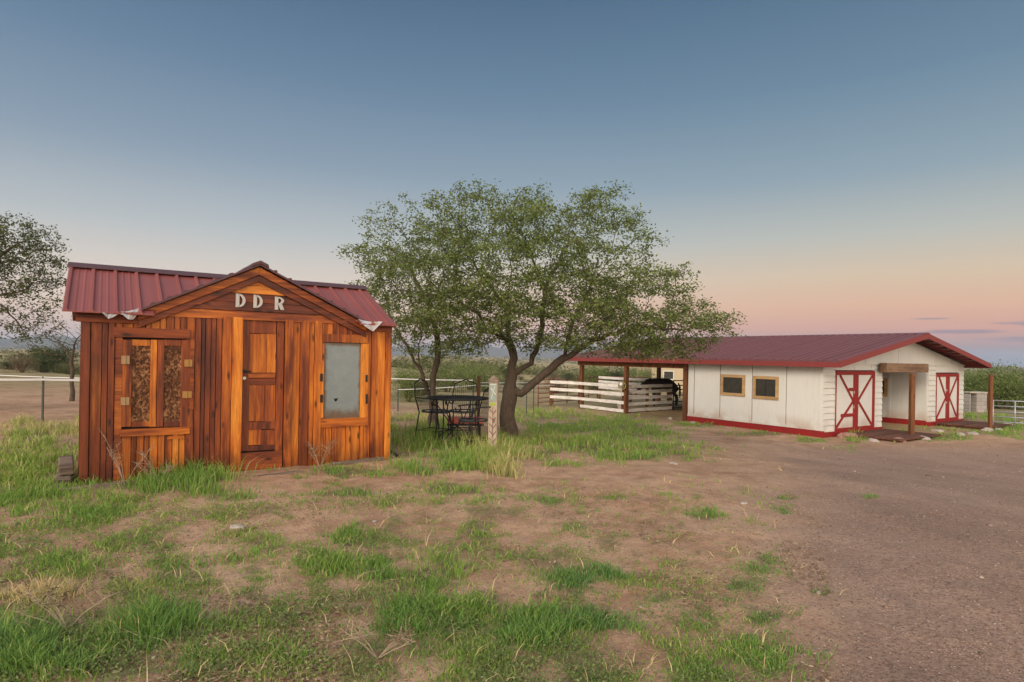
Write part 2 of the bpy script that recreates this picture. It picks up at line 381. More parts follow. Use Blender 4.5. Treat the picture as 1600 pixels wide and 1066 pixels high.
SUN_AZ, SUN_EL = math.radians(212), math.radians(24)       # compass angle from +Y clockwise: behind the camera, to the left
sd = bpy.data.lights.new('sun', 'SUN'); sd.energy = 2.25; sd.angle = math.radians(25); sd.color = (1, .87, .72)
so = bpy.data.objects.new('sun', sd); COL.objects.link(so)
sdir = Vector((math.sin(SUN_AZ)*math.cos(SUN_EL), math.cos(SUN_AZ)*math.cos(SUN_EL), math.sin(SUN_EL)))
so.rotation_euler = sdir.to_track_quat('Z', 'Y').to_euler(); so.location = sdir*50

W = bpy.data.worlds.new('World'); S.world = W; W.use_nodes = True; W.node_tree.nodes.clear(); g = G(W.node_tree)
gen = g.n('ShaderNodeTexCoord').outputs['Generated']
sp = g.n('ShaderNodeSeparateXYZ', {0: gen}); wx, wy, wz = sp.outputs
def s2l(*c): return tuple(((v/255)/12.92 if v/255 < .04045 else ((v/255+.055)/1.055)**2.4) for v in c)
el = g.m('ADD', g.m('MULTIPLY', wz, 1.0), .1)       # sin(elevation)+.1
left = g.ramp(el, [(.0, s2l(150, 140, 135)), (.10, s2l(196, 176, 180)), (.122, s2l(228, 194, 182)), (.16, s2l(236, 208, 188)), (.21, s2l(222, 209, 196)), (.28, s2l(184, 190, 192)), (.38, s2l(138, 156, 173)), (.5, s2l(102, 129, 155)), (.62, s2l(74, 101, 132)), (1, s2l(84, 108, 138))])
right = g.ramp(el, [(.0, s2l(105, 125, 140)), (.095, s2l(104, 138, 162)), (.112, s2l(152, 144, 159)), (.128, s2l(196, 154, 149)), (.148, s2l(222, 160, 140)), (.18, s2l(228, 178, 144)), (.225, s2l(216, 192, 162)), (.28, s2l(186, 187, 178)), (.36, s2l(142, 161, 172)), (.48, s2l(104, 132, 154)), (.62, s2l(76, 104, 131)), (1, s2l(84, 108, 138))])
azf = g.ss(g.n('ShaderNodeMath', {0: wx, 1: wy}, operation='ARCTAN2').outputs[0], -.55, .62)
base = g.mix(azf, left, right)
# thin violet cloud streaks low in the east
azm = g.n('ShaderNodeMath', {0: wx, 1: wy}, operation='ARCTAN2').outputs[0]
cv = g.n('ShaderNodeCombineXYZ', {0: g.m('MULTIPLY', azm, 14.0), 1: g.m('MULTIPLY', wz, 150.0)}).outputs[0]
cn = g.noise(cv, 1.0, 5, .6, .3); clouds = 0.0
for (a0, e0, ra, re) in ((.635, .0425, .05, .0032), (.715, .0525, .06, .0045), (.70, .033, .06, .0045), (.60, .0605, .03, .0014), (-.9, .05, .1, .004), (1.05, .045, .14, .005)):
    dx = g.m('DIVIDE', g.m('SUBTRACT', azm, a0), ra); dz = g.m('DIVIDE', g.m('SUBTRACT', wz, e0), re)
    q_ = g.m('ADD', g.m('MULTIPLY', dx, dx), g.m('MULTIPLY', dz, dz))
    w_ = g.m('SUBTRACT', 1.0, g.ss(g.m('ADD', q_, g.m('MULTIPLY', g.m('SUBTRACT', cn, .5), 2.4)), .0, 1.1))
    clouds = g.m('MAXIMUM', clouds, w_)
base = g.mix(g.m('MULTIPLY', clouds, .7), base, s2l(138, 122, 145))
# afterglow in the west, behind the camera
west = g.m('MULTIPLY', g.ss(g.m('MULTIPLY', wy, -1.0), -.25, .9), g.m('SUBTRACT', 1.0, g.ss(wz, .05, .95)))
over = g.ss(wz, .55, .95)
base = g.mix(1.0, base, g.mix(west, (0, 0, 0), (3.3, 2.6, 2.0)), 'ADD')
base = g.mix(1.0, base, g.mix(over, (0, 0, 0), (.5, .55, .6)), 'ADD')
bg1 = g.n('ShaderNodeBackground', {0: base, 1: 1.0}).outputs[0]
sky = g.n('ShaderNodeTexSky', sky_type='NISHITA', sun_disc=False, sun_elevation=SUN_EL, sun_rotation=SUN_AZ)
bg2 = g.n('ShaderNodeBackground', {0: sky.outputs[0], 1: .006}).outputs[0]
ad = g.n('ShaderNodeAddShader', {0: bg1, 1: bg2}).outputs[0]
W.node_tree.links.new(ad, g.n('ShaderNodeOutputWorld').inputs[0])
S.view_settings.view_transform = 'Standard'; S.view_settings.look = 'None'; S.view_settings.exposure = 0; S.view_settings.gamma = 1

# ------------------------------------------------------------------ grass map (which parts of the yard are green)
# px, py, rx, ry, density, blade height (m), tone
PATCH = [(40, 750, 110, 55, .9, .14, .38), (60, 676, 90, 14, .9, .2, .74), (30, 715, 110, 25, .6, .17, .55), (155, 790, 110, 22, .75, .12, .33),
 (230, 762, 70, 12, .8, .18, .3), (300, 752, 58, 22, 1.0, .30, .3), (345, 775, 45, 12, .7, .15, .3), (60, 700, 60, 20, .7, .2, .5),
 (230, 985, 48, 32, .95, .19, .22), (50, 1010, 62, 55, .75, .16, .2), (60, 940, 50, 30, .75, .2, .85), (140, 1040, 60, 40, .8, .12, .25), (105, 885, 50, 22, .7, .12, .35), (190, 840, 60, 25, .6, .12, .4),
 (260, 903, 42, 14, .9, .08, .25), (230, 830, 40, 30, .5, .12, .45), (100, 820, 90, 22, .5, .1, .4), (60, 870, 60, 22, .4, .08, .3), (380, 870, 60, 20, .45, .1, .35),
 (565, 838, 42, 22, .95, .13, .3), (530, 880, 60, 30, .7, .13, .35), (590, 885, 40, 22, .9, .13, .2), (665, 905, 42, 34, 1.0, .17, .3), (700, 895, 30, 30, .9, .17, .3),
 (640, 965, 40, 42, 1.0, .15, .25), (690, 960, 36, 34, 1.0, .15, .3), (735, 960, 28, 28, .9, .12, .3), (810, 985, 60, 34, .8, .12, .2), (840, 985, 30, 30, 1.0, .15, .15), (930, 975, 55, 20, .85, .1, .15),
 (905, 900, 52, 26, 1.0, .10, .12), (830, 880, 60, 25, .55, .07, .3), (750, 836, 55, 13, .9, .08, .35), (700, 850, 60, 20, .45, .07, .4), (545, 770, 46, 11, .9, .10, .3), (510, 772, 30, 8, .7, .08, .35),
 (700, 764, 75, 11, .85, .10, .35), (610, 806, 14, 16, .8, .1, .3), (660, 810, 50, 12, .5, .06, .4), (850, 782, 55, 8, .8, .05, .35), (895, 825, 40, 10, .75, .06, .3), (960, 776, 36, 6, .7, .05, .35), (1000, 778, 30, 6, .5, .05, .35),
 (990, 868, 26, 12, .8, .07, .15), (1110, 802, 34, 12, .85, .07, .3), (1095, 775, 20, 7, .7, .06, .3), (1060, 820, 22, 10, .6, .06, .3), (1025, 845, 14, 10, .7, .06, .3), (1230, 777, 24, 5, .8, .05, .3), (1224, 798, 10, 6, .8, .06, .2), (1360, 777, 8, 4, .6, .05, .25),
 (1195, 890, 36, 20, .95, .07, .25), (1150, 868, 40, 8, .6, .05, .3), (1155, 918, 30, 10, .9, .07, .2), (1150, 932, 36, 14, .7, .06, .2), (1070, 920, 40, 14, .6, .06, .25), (1030, 935, 22, 14, .8, .07, .15), (1180, 948, 16, 8, .8, .06, .2), (1290, 926, 12, 8, .9, .06, .2),
 (1180, 968, 46, 14, .95, .08, .2), (1110, 975, 50, 20, .8, .07, .25), (1190, 1030, 62, 46, 1.0, .08, .25), (1110, 1040, 70, 40, .75, .07, .35), (1040, 1000, 50, 40, .55, .06, .45), (960, 1040, 60, 30, .6, .07, .35), (780, 1040, 80, 30, .5, .07, .35), (560, 1045, 80, 30, .6, .08, .3), (430, 1030, 80, 40, .55, .09, .38), (440, 960, 80, 30, .5, .08, .4), (330, 1040, 50, 30, .6, .08, .3),
 (340, 850, 40, 12, .35, .06, .4), (620, 850, 60, 16, .5, .08, .35), (480, 1010, 60, 22, .5, .09, .3),
 (660, 676, 60, 24, 1.0, .22, .42), (690, 660, 70, 10, 1.0, .22, .55), (640, 655, 60, 8, .9, .22, .65), (715, 722, 70, 22, 1.0, .19, .4), (660, 730, 60, 14, .8, .15, .3), (785, 722, 34, 22, 1.0, .36, .85), (770, 730, 50, 14, .9, .22, .55), (740, 700, 60, 10, .8, .35, .6),
 (530, 738, 110, 8, .9, .09, .3), (620, 728, 40, 8, .7, .12, .3),
 (900, 668, 95, 16, 1.0, .22, .40), (860, 652, 60, 9, 1.0, .22, .5), (960, 668, 80, 14, 1.0, .2, .40), (1000, 678, 85, 9, 1.0, .18, .42), (930, 700, 120, 16, 1.0, .16, .36), (1010, 712, 95, 10, .95, .14, .32), (1080, 716, 34, 8, .8, .1, .32), (900, 725, 70, 8, .6, .1, .36), (880, 690, 80, 12, .9, .2, .5), (990, 652, 50, 6, .6, .14, .4), (850, 690, 24, 10, .5, .15, .6),
 (1090, 665, 60, 5, .85, .12, .38), (1180, 678, 90, 4, .75, .10, .36), (1270, 688, 40, 4, .8, .10, .33), (1330, 688, 30, 4, .6, .15, .35), (1336, 682, 5, 10, .9, .35, .5), (1470, 684, 90, 6, .9, .10, .33), (1560, 676, 60, 10, .85, .12, .34), (1430, 668, 36, 5, .6, .12, .4), (1320, 700, 34, 6, .5, .07, .3), (1530, 650, 40, 10, .7, .2, .36), (1590, 668, 40, 10, .8, .16, .34)]
PP = np.array(PATCH)
BARE = [(1000, 640, 20, 4), (870, 722, 34, 10), (40, 626, 130, 22)]
def grass_map(px, py):
    px = np.asarray(px, float); py = np.asarray(py, float)
    wob = (fbm(px*.03, py*.07, 21)-.5)*1.9
    best = np.zeros(px.shape); hh = np.full(px.shape, .07); tt = np.full(px.shape, .4); wt = np.full(px.shape, 1e-4)
    hh *= wt; tt *= wt
    for (x, y, rx, ry, d, h, t) in PATCH:
        q = np.sqrt(((px-x)/rx)**2+((py-y)/ry)**2)
        w = d*(1-sstep(-.1, 1.6, q+wob))
        best = np.maximum(best, w); hh += h*w; tt += t*w; wt += w
    hh /= wt; tt /= wt
    # thin background growth over the lower left of the yard
    yard = (1-sstep(1000, 1260, px+(py-900)*-.1))*sstep(735, 800, py)
    sp_ = yard*(.08+sstep(.42, .70, fbm(px*.02, py*.045, 31))*.5)
    hh = np.where(sp_ > best, .065, hh); tt = np.where(sp_ > best, .4, tt)
    best = np.maximum(best, sp_)
    return best, hh, tt

# ------------------------------------------------------------------ ground sheet
def build_ground():
    front = np.radians(np.linspace(-52, 52, 620)); back = np.radians(np.linspace(52, 308, 130)[1:-1])
    az = np.concatenate([front, back]); na = len(az)
    r = np.concatenate([[0.05], 1.0*np.power(6000., np.arange(640)/639.)]); nr = len(r)
    R_, A = np.meshgrid(r, az, indexing='ij'); X = np.sin(A)*R_; Y = np.cos(A)*R_; Z = gz(X, Y)
    V = np.stack([X, Y, Z], -1).reshape(-1, 3)
    i = np.arange(nr-1)[:, None]; j = np.arange(na)[None, :]; j2 = (j+1) % na
    Fq = np.stack([i*na+j, i*na+j2, (i+1)*na+j2, (i+1)*na+j], -1).reshape(-1, 4)
    Fq = Fq[:, ::-1]
    x, y, z = V.T; ok = y > 1.5
    px, py = project(x, np.where(ok, y, 1.5), z)
    gm, _, _ = grass_map(px, py); gm = np.where(ok, gm, .25)
    rr = np.hypot(x, y)
    gm = gm*(1-sstep(28, 40, rr))
    edge = 1180+(fbm(y*.8, x*.8, 41)-.5)*220-(py-700)*-.18
    dr = np.where(ok, sstep(-120, 160, px-edge), sstep(1, 3, x))*(1-sstep(30, 40, rr))*np.where(ok, sstep(682, 712, py), 1)
    me = sstep(22, 34, rr+(fbm(x*.3, y*.3, 51)-.5)*8)
    # the corral west of the shed is bare earth
    me = me*(1-.5*(sstep(9, 11, -x)*(1-sstep(30, 40, rr))))
    me = np.maximum(me, sstep(0, 1, (y-30)/6.)*.8*(1-sstep(8, 12, -x)))
    np_mesh('ground', V, Fq, 'soil', attrs={'grassy': gm, 'drive': dr, 'meadow': me}, smooth=True)['kind'] = 'structure'
build_ground()

# ------------------------------------------------------------------ grass
def blades(name, cx, cy, hgt, tone, per, spread, label, ln=1.0):
    n = len(cx); idx = np.repeat(np.arange(n), per); N = len(idx)
    h = hgt[idx]*RNG.uniform(.45, 1.15, N)
    ang = RNG.uniform(0, 2*np.pi, N); rad = np.abs(RNG.normal(0, 1, N))*spread[idx]
    bx = cx[idx]+np.cos(ang)*rad; by = cy[idx]+np.sin(ang)*rad; bz = gz(bx, by)-.012
    ld = ang+RNG.normal(0, .7, N); lean = h*RNG.uniform(.15, .85, N)*ln
    lx = np.cos(ld)*lean; ly = np.sin(ld)*lean
    dist = np.hypot(bx, by); w = (.0013+.00042*dist)*RNG.uniform(.7, 1.4, N)
    wa = RNG.uniform(0, np.pi, N); wx_ = np.cos(wa)*w; wy_ = np.sin(wa)*w
    V = np.empty((N, 5, 3))
    V[:, 0] = np.stack([bx-wx_, by-wy_, bz], -1); V[:, 1] = np.stack([bx+wx_, by+wy_, bz], -1)
    mx = bx+lx*.3; my = by+ly*.3; mz = bz+h*.6
    V[:, 2] = np.stack([mx+wx_*.75, my+wy_*.75, mz], -1); V[:, 3] = np.stack([mx-wx_*.75, my-wy_*.75, mz], -1)
    V[:, 4] = np.stack([bx+lx, by+ly, bz+h*RNG.uniform(.75, 1.0, N)], -1)
    b = np.arange(N)[:, None]*5
    Ft = np.concatenate([b+np.array([[0, 1, 2]]), b+np.array([[0, 2, 3]]), b+np.array([[3, 2, 4]])], 0)
    t = np.clip(tone[idx]+RNG.normal(0, .09, N)+np.where(RNG.random(N) < .07, .4, 0), 0, 1)
    o = np_mesh(name, V.reshape(-1, 3), Ft, 'grass_blades', attrs={'tone': np.repeat(t, 5)})
    return tag(o, label, 'grass', kind='stuff')
def build_grass():
    N = 185000
    px = RNG.uniform(-60, 1660, N); py = 632+(1100-632)*RNG.random(N)**1.15
    X, Y, ok = ground_hit(px, py)
    d, h, t = grass_map(px, py)
    # keep clumps off the building footprints
    def inside(ox, oy, a, x0, x1, y0, y1):
        dx = X-ox; dy = Y-oy; lx = dx*math.cos(a)+dy*math.sin(a); ly = -dx*math.sin(a)+dy*math.cos(a)
        return (lx > x0) & (lx < x1) & (ly > y0) & (ly < y1)
    bad = inside(SHED[0], SHED[1], SHED_A, -.03, 3.95, .02, 2.4) | inside(10.15, 20, BARN_A, -.05, 11, 0, 14)
    cl = sstep(.36, .62, fbm(X*3.2, Y*3.2, 61))*.85+.15
    keep = ok & (Y < 34) & (RNG.random(N) < d*cl*np.clip(.33+Y*.018, 0, .9)) & ~bad
    X, Y, h, t, py, px = X[keep], Y[keep], h[keep], t[keep], py[keep], px[keep]
    t = t+(fbm(X*1.7, Y*1.7, 71)-.5)*.35
    h = h*(.35+1.1*fbm(X*2.5, Y*2.5, 81))*np.where(py > 790, .72, 1)*RNG.uniform(.7, 1.25, len(h))
    dry = t > .6
    sel = ~dry
    blades('grass', X[sel], Y[sel], h[sel], t[sel], 8, (.022+h*.5)[sel], 'patchy green grass in tufts over the reddish bare yard')
    blades('dry_grass', X[dry], Y[dry], h[dry], t[dry], 7, (.012+h*.28)[dry], 'straw coloured dry grass in clumps by the sign post and field edge')
    N = 3200; px = RNG.uniform(-60, 1330, N); py = 700+(1100-700)*RNG.random(N)
    X, Y, ok = ground_hit(px, py); d, h, t = grass_map(px, py)
    keep = ok & (RNG.random(N) < .03+d*.7) & ~((Y > 6.5) & (X < -1.5))
    X, Y = X[keep], Y[keep]
    blades('straw', X, Y, RNG.uniform(.03, .13, len(X)), np.full(len(X), .97), 2, np.full(len(X), .03), 'pale dead straw stalks bent over among the green grass', 2.6)
    # low creeping weeds: tiny leaves between the blades
    N = 90000
    px = RNG.uniform(-60, 1400, N); py = 735+(1100-735)*RNG.random(N)
    X, Y, ok = ground_hit(px, py); d, h, t = grass_map(px, py)
    keep = ok & (RNG.random(N) < np.clip(d*1.1, 0, 1)*.8*sstep(.4, .6, fbm(X*2.8+5, Y*2.8, 91)))
    X, Y = X[keep], Y[keep]; n = len(X)
    C = np.stack([X, Y, gz(X, Y)+.008+RNG.random(n)*.03], -1)
    V, Fq = leaf_quads(np.repeat(C, 3, 0)+RNG.normal(0, .018, (n*3, 3))*np.array([1, 1, .4]), .008, .021, .6)
    tag(np_mesh('ground_cover', V, Fq, 'weed_leaves'), 'small leaved creeping weeds spread over the dirt between grass tufts', 'weeds', kind='stuff')
def leaf_quads(C, s0, s1, up=.5, rng=None):
    rng = rng or RNG
    n = len(C); nrm = rng.normal(0, 1, (n, 3)); nrm[:, 2] = np.abs(nrm[:, 2])+up*1.5; nrm /= np.linalg.norm(nrm, axis=1, keepdims=True)
    a = rng.normal(0, 1, (n, 3)); a -= nrm*(a*nrm).sum(1, keepdims=True); a /= np.linalg.norm(a, axis=1, keepdims=True)
    b = np.cross(nrm, a); L = rng.uniform(s0, s1, n)[:, None]
    V = np.empty((n, 4, 3)); V[:, 0] = C-a*L*.5; V[:, 1] = C+b*L*.28+a*L*.05; V[:, 2] = C+a*L*.5; V[:, 3] = C-b*L*.28+a*L*.05
    return V.reshape(-1, 3), np.arange(n*4).reshape(-1, 4)

SHED = at(125, 755, 7.3); SHED_A = math.atan2(2.15, 3.24)
SHED = Vector((SHED.x, SHED.y, 0.0)); BARN_A = math.atan2(.558, .83)
build_grass()

def build_debris():
    oc = np.array([(1, 0, 0), (-1, 0, 0), (0, 1, 0), (0, -1, 0), (0, 0, 1), (0, 0, -1)], float)
    of = np.array([(0, 2, 4), (2, 1, 4), (1, 3, 4), (3, 0, 4), (2, 0, 5), (1, 2, 5), (3, 1, 5), (0, 3, 5)])
    N = 12000; px = RNG.uniform(-60, 1660, N); py = 690+(1100-690)*RNG.random(N)
    X, Y, ok = ground_hit(px, py); k = ok & (RNG.random(N) < np.where(px > 1150, .9, .35)); X, Y = X[k], Y[k]; n = len(X)
    s = (.0035+.0011*np.hypot(X, Y))*RNG.uniform(.5, 1.3, n)*np.where(RNG.random(n) < .012, 2.2, .8)
    V = oc[None]*s[:, None, None]*RNG.uniform(.6, 1.3, (n, 6, 1))*np.array([1.2, 1, .6])
    a = RNG.uniform(0, 6.28, n); c, s_ = np.cos(a)[:, None], np.sin(a)[:, None]
    x = V[..., 0]*c-V[..., 1]*s_; y = V[..., 0]*s_+V[..., 1]*c
    V = np.stack([x+X[:, None], y+Y[:, None], V[..., 2]+(gz(X, Y)+s*.15)[:, None]], -1).reshape(-1, 3)
    Fq = (np.arange(n)[:, None, None]*6+of[None]).reshape(-1, 3)
    tag(np_mesh('gravel', V, Fq, 'pebbles'), 'loose pebbles and gravel scattered over the dirt and driveway', 'gravel', kind='stuff')
    N = 45000; px = RNG.uniform(-60, 1300, N); py = 760+(1100-760)*RNG.random(N)
    X, Y, ok = ground_hit(px, py); m_ = sstep(.45, .7, fbm(X*1.6, Y*1.6, 101))
    k = ok & (RNG.random(N) < m_*.85); X, Y = X[k], Y[k]; n = len(X)
    C = np.stack([X, Y, gz(X, Y)+.006+RNG.random(n)*.010], -1)
    V, Fq = leaf_quads(C, .012, .035, 2.5)
    tag(np_mesh('leaf_litter', V, Fq, 'leaf_litter'), 'small brown dead leaves and straw lying on the dirt', 'leaf litter', kind='stuff')
build_debris()

# ------------------------------------------------------------------ shed
ca, sa = math.cos(SHED_A), math.sin(SHED_A)
def frameP(O, A):
    c, s = math.cos(A), math.sin(A)
    def P(px, py, yl=0.0):                        # photo pixel -> (x, z) on the vertical plane y = yl of a building frame
        a, b = ray(px, py)
        # point = (a*Y, Y); local y = -(X-Ox)*s+(Y-Oy)*c = yl
        Y = (yl-O[0]*s+O[1]*c)/(-a*s+c)
        X = a*Y; return (X-O[0])*c+(Y-O[1])*s, CAMZ+b*Y-O[2]
    def Pside(px, py, xl=0.0):                    # same for the plane x = xl -> (y, z)
        a, b = ray(px, py)
        Y = (xl+O[0]*c+O[1]*s)/(a*c+s); X = a*Y
        return -(X-O[0])*s+(Y-O[1])*c, CAMZ+b*Y-O[2]
    return P, Pside
PS, _ = frameP(SHED, SHED_A)
def pb(mb, x0, y0, x1, y1, f, th, Pf=PS):         # board from a pixel rectangle; f = local y of its front face
    xm = (x0+x1)/2; ym = (y0+y1)/2
    a = Pf(x0, ym, f)[0]; b = Pf(x1, ym, f)[0]; t = Pf(xm, y0, f)[1]; u = Pf(xm, y1, f)[1]
    mb.box(a, f, u, b, f+th, t); return a, u, b, t
def build_shed():
    T = thing('wooden_shed', SHED, 'small varnished orange wooden shed with red metal roof and letters on its gable', 'shed', SHED_A)
    Wd = PS(609, 620)[0]; D = 2.35
    top0, topg = 1.965, 2.06
    # front boards: (px0, px1, proud)
    xs = [(125, 140, .022), (140, 158, 0), (158, 167.5, .006), (167.5, 178, .026), (178, 190, .012), (190, 206, 0), (206, 214, .018), (214, 226, 0), (226, 234, .018), (234, 248, 0), (248, 258, .02), (258, 270, 0), (270, 280, .016), (280, 290, 0), (290, 303, .012), (303, 313, 0), (313, 319, .014), (319, 328, .004), (328, 336, 0), (336, 345, .012), (345, 360, .028), (360, 377.5, .034),
          (443, 455.5, .03), (455.5, 467, 0), (467, 481, .022), (481, 489, .008), (489, 501, .026), (501, 505, .012), (505, 509, .0), (509, 518, 0), (518, 527, .016), (527, 540, 0), (540, 548, .016), (548, 562, 0), (562, 568, .014), (568, 578, .004), (578, 585, .02), (585, 600, 0), (600, 609.3, .024)]
    X = lambda px: PS(px, 620)[0]
    win = [(190, 300, 528, 674), (503, 572, 530, 660)]
    light = MB(); dark = MB()
    for (a, b, pr) in xs:
        x0, x1 = X(a)+.0035, X(b)-.0035
        tz = topg if (x0 > .78 and x1 < 3.28) else top0
        bz = -.02+random.uniform(-.015, .02)
        m = dark if (b < 182 or (303 <= a < 345)) else light
        segs = [(bz, tz)]
        for (wa, wb, wt, wbm) in win:
            if a >= wa-1 and b <= wb+2:
                z1 = PS((wa+wb)/2, wt)[1]; z0 = PS((wa+wb)/2, wbm)[1]
                segs = [(bz, z0), (z1, tz)]
        for (u, v) in segs: m.box(x0, -pr-.02, u, x1, 0, v)
    light.build('front_wall', 'pine_vertical', T, bevel=.002); w2 = dark.build('front_wall', 'pine_dark_vertical', T, bevel=.002); w2['label'] = 'darker red brown wall boards'
    # threshold side walls, back wall
    m = MB(); m_ = MB(); n = 14
    for i in range(n):
        y0 = .003+(D-.003)*i/n; y1 = .003+(D-.003)*(i+1)/n-.003; pr = .02*(i % 2)
        zt = 1.965+.655*(1-abs((y0+y1)/2-D/2)/(D/2))
        m.box(-.005-pr, y0, 0, .03, y1, zt); m_.box(Wd-.03, y0, 0, Wd+.002+pr, y1, zt)
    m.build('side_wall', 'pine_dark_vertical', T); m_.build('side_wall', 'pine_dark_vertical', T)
    m = MB()
    for i in range(26):
        x0 = .03+(Wd-.06)*i/26; m.box(x0, D-.02, 0, x0+(Wd-.06)/26-.003, D+.012*(i % 2), 1.965)
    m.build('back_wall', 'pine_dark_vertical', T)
    MB().box(.035, .03, .02, Wd-.035, .05, 1.95).build('dark_inside_sheet', 'void_shade_black', T)  # added dark sheet, its colour gives the unlit interior behind the boards
    # gable
    ax, az_ = PS(403, 421)                               # outer apex on the front plane
    lx, lz = PS(220, 491); rx, rz = PS(566, 509)
    gb = MB(); gd = MB(); z = topg-.03; bh = .118; yk = -.03
    def halfx(z_): return max(0, (az_-.06-z_)/(az_-.02-1.97))
    k = 0
    while z < az_-.09:
        z1 = min(z+bh-.004, az_-.08)
        l0, l1 = ax-(ax-.60)*halfx(z), ax-(ax-.60)*halfx(z1); r0, r1 = ax+(3.50-ax)*halfx(z), ax+(3.50-ax)*halfx(z1)
        if k == 0: l0 = max(l0, X(262)); l1 = max(l1, X(264)); r0 = min(r0, X(528)); r1 = min(r1, X(526))
        p = .01*(k % 2)
        (gd if k in (1, 2) else gb).prism([(l0, yk-p-.012, z), (r0, yk-p-.012, z), (r1, yk-p-.002, z1), (l1, yk-p-.002, z1)], (0, .028+p, 0))
        z += bh; k += 1
    gb.build('gable_boards', 'pine_horizontal', T, bevel=.002); gd.build('gable_boards', 'pine_dark_horizontal', T, bevel=.002)['label'] = 'darker stained gable boards behind the letters'
    # barge boards
    def rake(dz0, dz1, yf, th, name, matn, ext=0):
        for side in (0, 1):
            m = MB()
            e = (lx-ext, lz) if side == 0 else (rx+ext, rz)
            a = Vector((e[0], yf, e[1]-(.0))); b = Vector((ax+(.001 if side else -.001), yf, az_))
            pts = [a+Vector((0, 0, dz0)), b+Vector((0, 0, dz0)), b+Vector((0, 0, dz1)), a+Vector((0, 0, dz1))]
            m.prism(pts if side == 0 else pts[::-1], (0, th, 0)); m.build(name, matn, T, bevel=.003)
    rake(.02, -.085, -.10, .03, 'barge_board', 'pine_horizontal', .03)
    rake(-.088, -.175, -.075, .03, 'barge_board', 'pine_dark_horizontal', .03)
    # corner fascia
    m = MB(); pb(m, 119, 492, 222, 504.5, -.055, .03); m.build('fascia', 'pine_dark_horizontal', T, bevel=.003)
    m = MB(); pb(m, 116, 486, 219, 492, -.085, .05); m.build('fascia', 'pine_dark_horizontal', T, bevel=.003)
    m = MB(); pb(m, 569, 511, 613, 518, -.055, .03); m.build('fascia', 'pine_horizontal', T, bevel=.003)
    m = MB(); pb(m, 572, 504.5, 616, 511, -.08, .05); m.build('fascia', 'pine_horizontal', T, bevel=.003)
    # main roof
    ev_y, rg_y = -.23, D/2
    def zmain(y): return 2.035+(y-ev_y)/(rg_y-ev_y)*.665
    xl, xr = PS(97, 486, ev_y)[0], PS(621, 503, ev_y)[0]
    r = MB()
    bk = 2*rg_y-ev_y
    r.prism([(xl, ev_y, zmain(ev_y)), (xl, rg_y, zmain(rg_y)), (xl, bk, zmain(ev_y)), (xl, bk, zmain(ev_y)-.012), (xl, rg_y, zmain(rg_y)-.014), (xl, ev_y, zmain(ev_y)-.012)], (.62-xl+.1, 0, 0))
    # central part is cut back to the valleys, so only the rear slope spans it
    r.prism([(.7201, rg_y, zmain(rg_y)), (.7201, bk, zmain(ev_y)), (.7201, bk, zmain(ev_y)-.012), (.7201, rg_y, zmain(rg_y)-.014)], (2.6, 0, 0))
    r.prism([(3.3202, ev_y, zmain(ev_y)), (3.3202, rg_y, zmain(rg_y)), (3.3202, bk, zmain(ev_y)), (3.3202, bk, zmain(ev_y)-.012), (3.3202, rg_y, zmain(rg_y)-.014), (3.3202, ev_y, zmain(ev_y)-.012)], (xr-3.3202, 0, 0))
    for (x0, x1) in ((.7201, 2.0), (3.3199, 2.0)):         # front slope left over beside each valley
        r.prism([(x0, ev_y+.1, zmain(ev_y+.1)), (x0, rg_y, zmain(rg_y)), (x1, rg_y, zmain(rg_y))], (0, 0, -.012))
    x = xl+.03; k = 0
    def rib(x_, y0, y1, w=.035, h=.03):
        z0, z1 = zmain(y0), zmain(y1)
        r.prism([(x_-w/2-.012, y0, z0), (x_-w/2+.005, y0, z0+h), (x_+w/2-.005, y0, z0+h), (x_+w/2+.012, y0, z0)], (0, y1-y0, z1-z0))
    while x < xr:
        s0 = ev_y-.004
        if .62 < x < 3.42: s0 = ev_y+.12+(rg_y-ev_y-.1)*(1-abs(x-2.02)/1.4)
        if s0 < rg_y-.05: rib(x, s0, rg_y-.02)
        for q in (.085, .16):
            if s0 == ev_y-.004 and x+q < xr and not (.62 < x+q < 3.42): rib(x+q, s0, rg_y-.02, .012, .007)
        x += .245
    r.build('roof', 'red_roof', T)
    # cross gable roof
    c = MB(); yf = -.15
    for sgn, ex in ((-1, lx-.05), (1, rx+.05)):
        ze = (lz if sgn < 0 else rz)+.022
        c.prism([(ex, yf, ze), (ax, yf, az_+.045), (ax, rg_y, zmain(rg_y)+.004), (ex, -.02, ze+.01)][::sgn], (0, 0, .014))
        for k in range(1, 8):                        # ragged turned-up sheet edge seen as bumps along the rake
            t = k/8.0; px_ = ex+(ax-ex)*t; pz = ze+(az_+.045-ze)*t
            c.prism([(px_-.035, yf-.01, pz+.002), (px_+.035, yf-.01, pz+.012), (px_+.02, yf-.01, pz+.04), (px_-.02, yf-.01, pz+.032)], (0, .5*t+.08, 0))
        c.bar((ex, yf-.006, ze+.004), (ax, yf-.006, az_+.049), .012, .024)
    c.build('gable_roof', 'dark_cap', T)
    cap = MB(); zr = zmain(rg_y)
    cap.prism([(xl-.01, rg_y-.11, zr-.02), (xl-.01, rg_y-.11, zr-.008), (xl-.01, rg_y, zr+.055), (xl-.01, rg_y+.11, zr-.008), (xl-.01, rg_y+.11, zr-.02), (xl-.01, rg_y, zr+.03)], (xr-xl+.02, 0, 0))
    cap.prism([(ax-.11, yf-.03, az_+.015), (ax-.1, yf-.03, az_+.055), (ax, yf-.03, az_+.10), (ax+.1, yf-.03, az_+.055), (ax+.11, yf-.03, az_+.015), (ax, yf-.03, az_+.06)], (0, rg_y-yf, .0))
    cap.build('ridge_cap', 'dark_cap', T)
    # crumpled valley flashing
    fl = MB()
    def P3(px, py, yl): a, b = PS(px, py, yl); return (a, yl, b)
